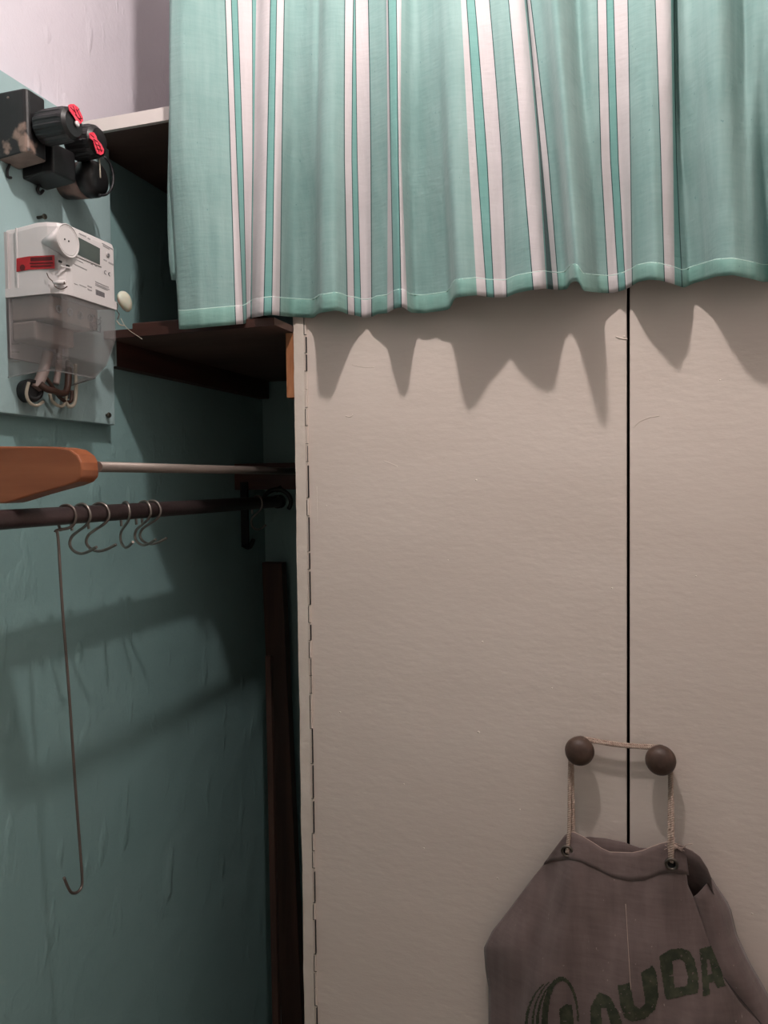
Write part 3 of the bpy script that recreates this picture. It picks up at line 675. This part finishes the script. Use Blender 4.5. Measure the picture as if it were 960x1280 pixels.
# 3: round one with a cable loop
t = thing('fuse_holder', 'round black fuse holder with brown worn rim and cream stick', 'fuse holder', (XB, .87, .37), 'old black fuse holders above the meter')
k3 = onX(127, 222, -.650)
obj('porcelain_base', lathe(bmesh.new(), (XB, k3.y, k3.z), (1, 0, 0), [(0, .020), (.012, .0215), (.030, .0225), (.034, .020)], 40), 'wornrim', t)
obj('screw_cap', lathe(bmesh.new(), (XB + .031, k3.y, k3.z), (1, 0, 0), [(0, .0195), (.004, .0230), (.014, .0230), (.021, .0200), (.0245, .0135), (.0258, .004)], 40), 'bakelite', t)
obj('cream_stick', T([onX(124, 197, k3.x + .006), onX(125.5, 222, k3.x + .009)], .0009, 8), 'whitewire', t)
obj('wire_loop', T(catmull([onX(*p, k3.x + .004) for p in ((131, 196), (138, 206), (141.5, 220), (140, 234), (133, 243), (124, 244))], 5), .0016, 8), 'blackcable', t)

# ================================================================== CURTAIN
# hem depth found from the shadow the hem throws on the doors; columns are the woven stripe edges
hemY = [(210, .932), (216, .912), (228, .902), (250, .898), (275, .903), (300, .918), (309, .945), (314, .962), (318, .938), (325, .922), (342, .925), (352, .955), (362, .984), (369, .992), (390, .9896), (397, .977), (401, .935), (411, .9323), (420, .9324), (429, .952), (439, .972),
        (449, .9836), (459, .9925), (469, .981), (485, .972), (490, .950), (500, .9304), (508, .935), (513, .962), (520, .981), (531, .978), (543, .9796), (555, .975), (564, .972), (567, .945), (569, .9256), (576, .917), (588, .923), (606, .9376),
        (620, .947), (631, .9546), (640, .942), (648, .936), (658, .9294), (668, .9255), (678, .929), (688, .948), (696, .962), (706, .9677), (712, .957), (714, .940), (716, .918), (720, .905), (724, .903), (732, .911), (740, .939), (748, .978), (760, .984),
        (772, .9887), (777, .981), (784, .986), (789, .975), (795, .958), (810, .944), (820, .936), (839, .950), (849, .966), (856, .976), (861, .988), (870, .9806), (881, .9695), (887, .952), (895, .939), (904, .929), (920, .927), (945, .945), (957, .985), (966, .988),
        (980, .95), (1010, .93), (1040, .975), (1070, .94), (1100, .98), (1150, .94), (1190, .97), (1225, .935), (1262, .975), (1300, .94), (1340, .98), (1380, .94), (1440, .97)]
hemP = [(210, 398), (214, 404), (224, 411), (232, 411), (262, 408), (300, 404.5), (306, 404), (311, 400), (316, 396.5), (330, 394), (340, 393), (352, 394.5), (375, 396), (392, 397), (398, 391), (420, 387.5), (427, 389), (435, 392.5), (446, 394), (455, 397), (466, 395),
        (471, 392), (484, 391), (488, 388), (496, 384), (505, 383.5), (509, 387), (514, 390.5), (530, 391), (548, 388.5), (560, 386.5), (563, 384), (566, 377), (568, 372), (580, 370), (597, 368.5), (612, 371), (632, 371.5), (645, 366), (662, 362.5), (680, 360), (697, 362),
        (709, 361), (712, 354), (716, 351.5), (722, 351), (726, 356), (729, 363), (745, 365), (765, 366), (780, 362), (788, 358), (797, 352), (812, 349), (825, 350), (840, 354), (855, 359), (866, 354), (880, 350), (895, 345), (916, 343.5), (935, 347), (955, 352), (980, 350), (1020, 345), (1200, 330), (1440, 308)]
# (kind of band to the right, pixel at the top of the frame, mid height, hem)
cols = [('teal', 213.5, 212, 224), ('line', 280.6, 287.4, 293.8), ('white', 281.8, 288.6, 295), ('line', 288.6, 295.2, 303.6), ('gap', 289.8, 296.4, 304.6), ('line', 296.2, 303, 307.6), ('white', 297.2, 304, 308.4), ('line', 314.6, 315.3, 313),
        ('gap', 315.6, 316, 314), ('white', 320.5, 317.6, 315.2), ('line', 337.8, 333.6, 329.2), ('gap', 339, 334.8, 330.4), ('line', 345.4, 342, 339), ('white', 346.4, 343, 340), ('line', 354.8, 351.4, 349), ('teal', 356, 352.6, 350.2),
        ('line', 430.4, 429.6, 433.6), ('white', 431.6, 430.8, 434.8), ('line', 441.4, 439.2, 442.6), ('gap', 442.4, 440.2, 443.8), ('line', 443.8, 446, 450.6), ('white', 444.8, 447, 451.6), ('line', 460, 463.4, 464.4), ('teal', 461.2, 464.6, 465.6),
        ('white', 483.2, 485, 484.5), ('line', 485, 488.2, 492), ('gap', 486.2, 489.4, 493.2), ('line', 495, 497.4, 501), ('white', 496, 498.6, 502.2), ('teal', 501.4, 501.2, 509),
        ('white', 576.2, 586, 596), ('line', 582.4, 595.6, 607.8), ('gap', 583.6, 596.8, 609), ('line', 592.8, 608, 616.6), ('white', 594, 609.2, 617.8), ('line', 611.2, 627, 633.4), ('teal', 612.4, 628.2, 634.6), ('line', 635, 652.8, 666), ('white', 636.2, 654, 667.2),
        ('gap', 655, 673.2, 682.6), ('line', 656.6, 674.6, 684.2), ('white', 659.6, 677.4, 691.4), ('line', 663, 685, 697.4), ('teal', 664.2, 686.2, 698.6),
        ('line', 746, 750.6, 760), ('white', 747.2, 751.8, 761.2), ('line', 757.6, 762.8, 773.2), ('gap', 758.8, 764, 774.4), ('line', 766.4, 772.2, 781.2), ('white', 767.6, 773.4, 782.2), ('line', 784.4, 788, 790.2), ('teal', 785.6, 789.2, 791.4),
        ('line', 818.2, 825.2, 829.6), ('white', 819.4, 826.4, 830.8), ('gap', 838.2, 841, 843), ('line', 841.8, 844.6, 851.6), ('teal', 843, 845.8, 853), ('line', 1010, 1015, 1020), ('white', 1011, 1016, 1021), ('line', 1030, 1035, 1040), ('teal', 1031, 1036, 1041), ('line', 1190, 1195, 1200), ('white', 1191, 1196, 1201), ('line', 1206, 1211, 1216), ('teal', 1207, 1212, 1217), ('end', 1400, 1405, 1410)]
hy = smooth_tab(hemY, 205, 1445, 1.0, 2)
hp = smooth_tab(hemP, 205, 1445, 1.0, 1)
def hemdepth(x): i = max(0, min(1239, x - 205)); k = int(i); f_ = i - k; return hy[k][1] * (1 - f_) + hy[min(k+1, len(hy)-1)][1] * f_
def hempix(x): i = max(0, min(1239, x - 205)); k = int(i); f_ = i - k; return hp[k][1] * (1 - f_) + hp[min(k+1, len(hp)-1)][1] * f_
# sharp creases and soft folds higher up (pixel column at hem, depth offset, half width)
grid_cols = []      # (material, top, mid, hem)
for (k, a, b, c), (_, a2, b2, c2) in zip(cols, cols[1:]):
    n = max(1, int(round(max(a2 - a, c2 - c) / 2.6)))
    for i in range(n):
        s = i / n; grid_cols.append((k, a + (a2 - a) * s, b + (b2 - b) * s, c + (c2 - c) * s))
grid_cols.append(cols[-1])
TOPY = -330.0
creases = [(316, .012, 5), (398, .010, 4), (500, -.006, 30), (530, .010, 14), (560, -.004, 16), (688, .016, 7), (720, -.026, 9), (741, .032, 8), (853, .032, 8), (905, -.016, 22), (938, .030, 12), (1000, -.01, 18)]
topbase = smooth_tab(hemY, 205, 1445, 1.0, 9)
def topdepth(c):
    i = max(0, min(1239, c - 205)); k = int(i)
    y = .925 + (topbase[k][1] - .945) * .30 - .032 * max(0, min(1, (300 - c) / 60))
    for cx, am, wd in creases: y += am * .8 * math.exp(-((c - cx) / wd) ** 2)
    return y
def col_x(a, b, c, yy, yh):
    if yy >= 200: s = (yy - 200) / max(1, (yh - 200)); return b + (c - b) * s
    s = yy / 200
    if s < 0: return a + (b - a) * s * .35
    q = s; return a + (b - a) * q + ((c - b) - (b - a)) * .5 * (q * q - q) * .5
def curtain_point(g, r, off=0.0):
    k, a, b, c = g
    yh = hempix(c); yy = yh + (TOPY - yh) * r
    px = col_x(a, b, c, yy, yh)
    s = min(1.0, r / .50); s = s * s * (3 - 2 * s)
    Y = hemdepth(c) * (1 - s) + topdepth(c) * s
    Y += .0014 * noise.noise(Vector((c * .03, r * 9, 2.0))) + .0006 * noise.noise(Vector((c * .11, r * 26, 5.0)))
    return onY(px, yy, Y - off)
MI = {'teal': 0, 'gap': 1, 'white': 2, 'line': 3}
rows_r = [i / 90 for i in range(91)]
HR = .031          # hem band height as a fraction of the drop
rows_r = sorted(set([0, HR * .33, HR * .66, HR] + [r for r in rows_r if r > HR + .004]))
t = thing('curtain', 'sea-green curtain with cream and dark green stripes above the doors', 'curtain', (-.2, .93, .21))
bm = bmesh.new(); vs = [[bm.verts.new(curtain_point(g, r)) for g in grid_cols] for r in rows_r]
for i in range(len(rows_r) - 1):
    for j in range(len(grid_cols) - 1):
        f = bm.faces.new((vs[i][j], vs[i][j+1], vs[i+1][j+1], vs[i+1][j])); f.smooth = True; f.material_index = MI[grid_cols[j][0]]
cl = obj('cloth', bm, ['teal', 'tealgap', 'white', 'line'], t, recalc=False)
md = cl.modifiers.new('thickness', 'SOLIDIFY'); md.thickness = .0008; md.offset = 0
bm = bmesh.new(); hr = [-.0008, HR * .25, HR * .55, HR * .85, HR * .985, HR * 1.02]; of = [.0009, .0022, .0024, .0021, .0009, .0002]
vs = [[bm.verts.new(curtain_point(g, r, o_)) for g in grid_cols] for r, o_ in zip(hr, of)]
for i in range(len(hr) - 1):
    for j in range(len(grid_cols) - 1):
        f = bm.faces.new((vs[i][j], vs[i][j+1], vs[i+1][j+1], vs[i+1][j])); f.smooth = True; f.material_index = MI[grid_cols[j][0]]
hm = obj('hem', bm, ['tealhem', 'tealgap', 'white', 'line'], t, recalc=False)
md = hm.modifiers.new('thickness', 'SOLIDIFY'); md.thickness = .0008; md.offset = 0
bm = T([curtain_point(g, HR * .99, .0012) for g in grid_cols[::2]], .0005, 5); obj('hem_stitching', bm, 'stitch', t)
# the turned-back left edge, seen as a narrow second layer
bm = bmesh.new(); prev = None
edge = [(0, 212.0), (60, 211.6), (130, 211.8), (200, 210.3), (240, 209.3), (290, 209.8), (330, 211.5), (350, 214.5)]
for i in range(60):
    yy = TOPY + (350 - TOPY) * i / 59
    px = interp(edge, yy) if yy > 0 else 212.0
    g = grid_cols[0]; r = (hempix(g[3]) - yy) / (hempix(g[3]) - TOPY); p0 = curtain_point(g, r)
    a = [p0 + Vector((.0006, .0006, 0)), onY(px, yy, p0.y + .006), onY(px - .3, yy, p0.y + .010), p0 + Vector((.014, .016, 0))]
    row = [bm.verts.new(q) for q in a]
    if prev:
        for k in range(3): f = bm.faces.new((prev[k], prev[k+1], row[k+1], row[k])); f.smooth = True
    prev = row
o = obj('turned_edge', bm, 'teal', t); md = o.modifiers.new('thickness', 'SOLIDIFY'); md.thickness = .0007
zr = onY(580, TOPY, .93).z
r_ = obj('curtain_rod', T([(WL, .93, zr + .012), (XR, .93, zr + .012)], .008, 16), 'rod'); tag(r_, 'metal curtain rod above the striped curtain', 'curtain rod')

# ================================================================== LINEN BAG ON THE KNOBS
t = thing('linen_bag', 'brown linen bag with green printed lettering hanging from the door knobs', 'bag', (0, .96, -1.05))
LB = [(1038, 712), (1043, 706), (1065, 692), (1095, 668), (1130, 642), (1165, 615), (1185, 605), (1210, 607), (1235, 611), (1280, 611), (1360, 608), (1500, 612)]
RB = [(1038, 850), (1059, 853), (1107, 860), (1122, 867), (1180, 887), (1219, 902), (1253, 925), (1278, 949), (1340, 985), (1500, 1040)]
TOPP = [(704, 1046), (711, 1040.5), (718, 1041), (728, 1046), (740, 1053), (752, 1061), (762, 1065.5), (775, 1066), (790, 1066.5), (803, 1064), (815, 1059), (826, 1055), (836, 1053), (846, 1055), (856, 1058)]
def bagdepth(px, py):
    """depth of the front cloth: hangs close under the eyelets, bellies out lower, curls to the door at its left edge"""
    l, r = interp(LB, py), interp(RB, py); u = (px - l) / (r - l); v = min(1, max(0, (py - 1040) / 240))
    y = .967 - .045 * (v ** .7) * math.sin(math.pi * min(1, max(0, .10 + .80 * u)) ) ** .7
    y += .026 * max(0, 1 - u / .22) ** 1.6 * min(1, v * 2.2)
    y += .006 * math.exp(-((px - (772 + 6 * v)) / 26) ** 2) * math.exp(-v * 2.5)            # sag between the eyelets
    y += .009 * math.exp(-((px - (702 - 62 * v)) / 15) ** 2) * min(1, v * 4)
    y -= .005 * math.exp(-((px - (722 - 30 * v)) / 12) ** 2) * min(1, v * 4) * (1 - .6 * v)
    y += .0035 * math.sin((px + py * .45) * .055) * v
    y -= .004 * math.exp(-((px - 839) / 14) ** 2) * math.exp(-((py - 1075) / 60) ** 2)
    y += .0012 * noise.noise(Vector((px * .03, py * .022, 1.0)))
    return y
nu, nv = 70, 90
bm = bmesh.new(); vs = []
for j in range(nv + 1):
    row = []
    for i in range(nu + 1):
        u = i / nu; v = (j / nv) ** 1.15
        tx = interp([(k / (len(TOPP) - 1), p[0]) for k, p in enumerate(TOPP)], u); ty = interp([(k / (len(TOPP) - 1), p[1]) for k, p in enumerate(TOPP)], u)
        py = ty + (1500 - ty) * v
        l, r = interp(LB, py), interp(RB, py); px = l + (r - l) * u
        bl = min(1, v / .06); px = tx * (1 - bl) + px * bl
        row.append(bm.verts.new(onY(px, py, bagdepth(px, py))))
    vs.append(row)
for j in range(nv):
    for i in range(nu): bm.faces.new((vs[j][i], vs[j+1][i], vs[j+1][i+1], vs[j][i+1])).smooth = True
o = obj('front_cloth', bm, 'linen', t, recalc=False); md = o.modifiers.new('thickness', 'SOLIDIFY'); md.thickness = .0012; md.offset = 0
# folded top hem: a second layer with its lower stitched edge
HEMB = [(677, 1080), (690, 1077), (709, 1074), (725, 1077), (745, 1086), (765, 1096), (785, 1101), (805, 1100), (825, 1092), (840, 1090), (862, 1094)]
bm = bmesh.new(); prev = None
for i in range(57):
    u = i / 56; tx = 705 + (856.5 - 705) * u; ty = interp(sorted(TOPP), tx); bx = 679.5 + (861 - 679.5) * (u ** .85); by = interp(HEMB, bx); row = []
    for j in range(7):
        k = j / 6; px = tx + (bx - tx) * k; py = ty - .4 + (by - ty + .4) * k; off = (.0014, .0018, .0018, .0017, .0016, .0014, .0010)[j]
        row.append(bm.verts.new(onY(px, py, bagdepth(px, py) - off)))
    if prev:
        for j in range(6): bm.faces.new((prev[j], prev[j+1], row[j+1], row[j])).smooth = True
    prev = row
o = obj('top_hem', bm, 'linen', t); md = o.modifiers.new('thickness', 'SOLIDIFY'); md.thickness = .0010; md.offset = 0
# back cloth close to the doors
BT = [(700, 1062), (706, 1047), (735, 1046), (757, 1048), (780, 1053), (800, 1060), (830, 1060), (854, 1059), (866, 1064), (875, 1071), (884, 1085), (889, 1098)]
RBK = [(1098, 889), (1132, 912), (1169, 921), (1203, 937), (1240, 958), (1290, 984), (1500, 1060)]
bm = bmesh.new(); prev = None
for i in range(41):
    u = i / 40; tx = 700 + (889 - 700) * u; ty = interp(BT, tx); row = []
    for j in range(31):
        v = j / 30; py = ty + (1500 - ty) * v; rr = interp(RBK, py); l = interp(LB, py) + 8
        px = tx * max(0, 1 - v * 5) + (l + (rr - l) * u) * min(1, v * 5)
        row.append(bm.verts.new(onY(px, py, .9905 - .036 * min(1, max(0, u - .70) / .12) * max(0, 1 - v / .13))))  # top right corner tipped forward, shaped to put the bag's opening in shade
    if prev:
        for j in range(30): bm.faces.new((prev[j], prev[j+1], row[j+1], row[j])).smooth = True
    prev = row
o = obj('back_cloth', bm, 'linen', t); md = o.modifiers.new('thickness', 'SOLIDIFY'); md.thickness = .0010; md.offset = 0
# side cloth that wraps from the front's right edge round to the back
SF = [(1122, 867), (1150, 874), (1180, 883), (1219, 898), (1253, 921), (1278, 945), (1340, 981), (1500, 1036)]
bm = bmesh.new(); prev = None
for j in range(41):
    v = j / 40; row = []
    for i in range(11):
        u = i / 10
        pyA = 1121 + (1500 - 1121) * v; pyB = 1097 + (1500 - 1097) * v; py = pyA * (1 - u) + pyB * u
        if v < .05: py -= 0
        pa, pb = interp(SF, pyA), interp(RBK, pyB); px = pa + (pb - pa) * (u ** .8)
        Y0 = bagdepth(interp(RB, pyA), pyA) + .0016; Y = Y0 + (.986 - Y0) * (u ** 2.2) - .006 * math.sin(math.pi * u) * (1 - .3 * v)
        row.append(bm.verts.new(onY(px, py, Y)))
    if prev:
        for i in range(10): bm.faces.new((prev[i], prev[i+1], row[i+1], row[i])).smooth = True
    prev = row
o = obj('side_cloth', bm, 'linen', t); md = o.modifiers.new('thickness', 'SOLIDIFY'); md.thickness = .0012; md.offset = 0
bm = T([onY(p[0], p[1] - .5, bagdepth(p[0], p[1]) - .0012) for p in TOPP[1:-1]], .0005, 6); obj('hem_edge', bm, 'thread', t)
bm = T([onY(782 + (y - 1130) * .06, y, bagdepth(782, y) - .0010) for y in range(1130, 1240, 6)], .00035, 5); obj('seam', bm, 'thread', t)
bm = T([onY(p[0], p[1], .925 if p[1] > 1240 else .928) for p in ((905, 1222), (925, 1248), (942, 1268), (960, 1290))], .0004, 5); obj('seam', bm, 'blackcable', t)

# printed lettering: flat ink lying on the cloth, G A U D A with its arcs
def ink(polys, name):
    bm = bmesh.new()
    for outer, holes in polys:
        xs = [p[0] for p in outer]; ys = [p[1] for p in outer]; st = 1.0
        def inside(x, y, pg):
            c = False; n = len(pg)
            for i in range(n):
                (x1, y1), (x2, y2) = pg[i], pg[(i+1) % n]
                if (y1 > y) != (y2 > y) and x < (x2 - x1) * (y - y1) / (y2 - y1) + x1: c = not c
            return c
        verts = {}
        def V(ix, iy):
            if (ix, iy) not in verts:
                px, py = min(xs) + ix * st, min(ys) + iy * st
                verts[(ix, iy)] = bm.verts.new(onY(px, py, bagdepth(px, py) - .0011))
            return verts[(ix, iy)]
        for iy in range(int((max(ys) - min(ys)) / st) + 1):
            for ix in range(int((max(xs) - min(xs)) / st) + 1):
                cx, cy = min(xs) + (ix + .5) * st, min(ys) + (iy + .5) * st
                wob = .8 * noise.noise(Vector((cx * .35, cy * .35, 0)))
                if inside(cx + wob, cy + wob, outer) and not any(inside(cx, cy, h_) for h_ in holes):
                    if noise.noise(Vector((cx * .28, cy * .28, 4))) < .55:
                        bm.faces.new((V(ix, iy), V(ix, iy+1), V(ix+1, iy+1), V(ix+1, iy))).smooth = True
    o = obj(name, bm, 'print', t, recalc=False); return o
def c8(pts): return [(590 + x / 2.595, 1030 + y / 2.595) for x, y in pts]
ink([(c8([(608, 430), (640, 408), (680, 403), (705, 412), (722, 440), (735, 500), (733, 548), (690, 556), (632, 570), (626, 556), (618, 500), (612, 470)]), [c8([(650, 445), (675, 437), (690, 450), (701, 495), (697, 525), (657, 532)])])], 'printed_letter')
ink([(c8([(738, 405), (775, 395), (790, 430), (810, 480), (822, 524), (796, 532), (785, 512), (768, 516), (772, 552), (750, 560), (745, 480)]), [c8([(762, 440), (770, 440), (780, 485), (765, 490)])])], 'printed_letter')
ink([(c8([(473, 524), (513, 514), (520, 560), (527, 590), (545, 600), (563, 580), (548, 482), (585, 460), (598, 480), (605, 560), (592, 605), (560, 632), (520, 642), (495, 628), (482, 590)]), [])], 'printed_letter')
ink([(c8([(385, 592), (412, 545), (447, 560), (475, 610), (498, 680), (520, 760), (470, 765), (455, 700), (425, 700), (425, 770), (380, 770)]), [c8([(418, 598), (436, 598), (450, 650), (422, 652)])])], 'printed_letter')
G = []
def arc(cx, cy, rx, ry, a0, a1, w0, w1, n=26):
    A = [];B_ = []
    for i in range(n + 1):
        a = math.radians(a0 + (a1 - a0) * i / n); w_ = w0 + (w1 - w0) * i / n
        A.append((cx + (rx + w_ / 2) * math.cos(a), cy - (ry + w_ / 2) * math.sin(a))); B_.append((cx + (rx - w_ / 2) * math.cos(a), cy - (ry - w_ / 2) * math.sin(a)))
    return (c8(A + B_[::-1]), [])
ink([arc(290, 640, 54, 138, 0, 215, 6, 24), (c8([(283, 600), (305, 584), (325, 588), (330, 649), (328, 700), (288, 705)]), [])], 'printed_letter')
ink([arc(300, 650, 88, 150, 112, 200, 5, 10), arc(305, 650, 108, 158, 120, 198, 4, 8), arc(308, 655, 132, 165, 125, 196, 4, 12)], 'printed_arcs')

# eyelets
for px, py in ((709, 1064), (839.5, 1080)):
    c = onY(px, py, bagdepth(px, py) - .0045)
    bm = bmesh.new(); n = 24
    tube(bm, [c + Vector((.0062 * math.cos(2*math.pi*k/n), -.0002 - .0005 * math.sin(2*math.pi*k/n), .0062 * math.sin(2*math.pi*k/n))) for k in range(n)], .0017, 8, closed=True)
    e = obj('eyelet', bm, 'eyelet', t)
    obj('eyelet_hole', lathe(bmesh.new(), c + Vector((0, .0025, 0)), (0, -1, 0), [(0, .005), (.0014, .005)], 16), 'hole', e)
# the cord: one twisted string laid over both knob necks and tied through the eyelets
def rope(path, r, pitch=.0052):
    pts = catmull(path, 22); d = [0]
    for a, b in zip(pts, pts[1:]): d.append(d[-1] + (b - a).length)
    tot = d[-1]; n = max(12, int(tot / .0008)); bm = bmesh.new(); q = []; k = 0
    for i in range(n + 1):
        s = tot * i / n
        while k < len(d) - 2 and d[k+1] < s: k += 1
        f_ = (s - d[k]) / max(1e-9, d[k+1] - d[k]); q.append(pts[k].lerp(pts[k+1], min(1, f_)))
    for ph in (0, math.pi):
        P = []
        for i, p in enumerate(q):
            tt = (q[min(i+1, n)] - q[max(i-1, 0)]).normalized(); nn, bb = frame_at(tt); a = 2 * math.pi * (tot * i / n) / pitch + ph
            P.append(p + (nn * math.cos(a) + bb * math.sin(a)) * r * .5)
        tube(bm, P, r * .62, 6)
    return bm
kl, kr = onY(724, 941, .966), onY(826, 953, .966)
NY = .9885
e1, e2 = onY(709, 1066, bagdepth(709, 1066) - .004), onY(839.5, 1080, bagdepth(839, 1080) - .004)
for dy, dz in ((0, 0), (-.0042, -.0012)):
    path = [Vector((kl.x - .0115, NY + dy, kl.z)), Vector((kl.x - .007, NY + dy, kl.z + .0085)), Vector((kl.x + .003, NY + dy, kl.z + .0112 + dz)), Vector(((kl.x + kr.x) / 2, NY - .001 + dy, (kl.z + kr.z) / 2 + .0095 + dz)), Vector((kr.x - .002, NY + dy, kr.z + .0112 + dz)), Vector((kr.x + .008, NY + dy, kr.z + .008)), Vector((kr.x + .0115, NY + dy, kr.z))]
    obj('cord', rope(path, .0020), 'rope', t)
for dx, dy in ((0, 0), (.0042, .004)):
    obj('cord', rope([Vector((kl.x - .0115 + dx * .3, NY + dy * .5 - .002, kl.z + .002)), Vector((kl.x - .0125 + dx * .6, .983 + dy, kl.z - .03)), Vector((e1.x + .002 + dx, e1.y + .006 + dy * 1.2, e1.z + .03)), Vector((e1.x + dx * .8, e1.y + dy, e1.z))], .0024), 'rope', t)
for dx, dy in ((0, 0), (-.0030, .004)):
    obj('cord', rope([Vector((kr.x + .0115 + dx * .3, NY + dy * .5 - .002, kr.z + .002)), Vector((kr.x + .0125 + dx * .5, .983 + dy, kr.z - .03)), Vector((e2.x + .001 + dx, e2.y + .006 + dy, e2.z + .03)), Vector((e2.x + dx * .6, e2.y + dy, e2.z + .002))], .0023), 'rope', t)
bm = bmesh.new(); kc = onY(842, 1058, .955)      # knot and frayed ends
bmesh.ops.create_icosphere(bm, subdivisions=2, radius=.0036, matrix=Matrix.Translation(kc) @ Matrix.Diagonal((1.3, .8, .9, 1)))
for i in range(16):
    a = random.uniform(-.4, math.pi + .4); l = random.uniform(.006, .015)
    p1 = kc + Vector((math.cos(a) * l * .5, -.001, math.sin(a) * l * .45)); p2 = kc + Vector((math.cos(a) * l + random.uniform(-.002, .002), random.uniform(-.003, .001), math.sin(a) * l * .55 + random.uniform(-.003, .002)))
    tube(bm, catmull([kc, p1, p2], 4), .00028, 4)
tube(bm, catmull([kc, onY(853, 1060, .955), onY(858, 1056, .953), onY(866, 1055, .952)], 4), .0005, 5)
kn = obj('frayed_knot', bm, 'thread', t); kn['kind'] = 'stuff'
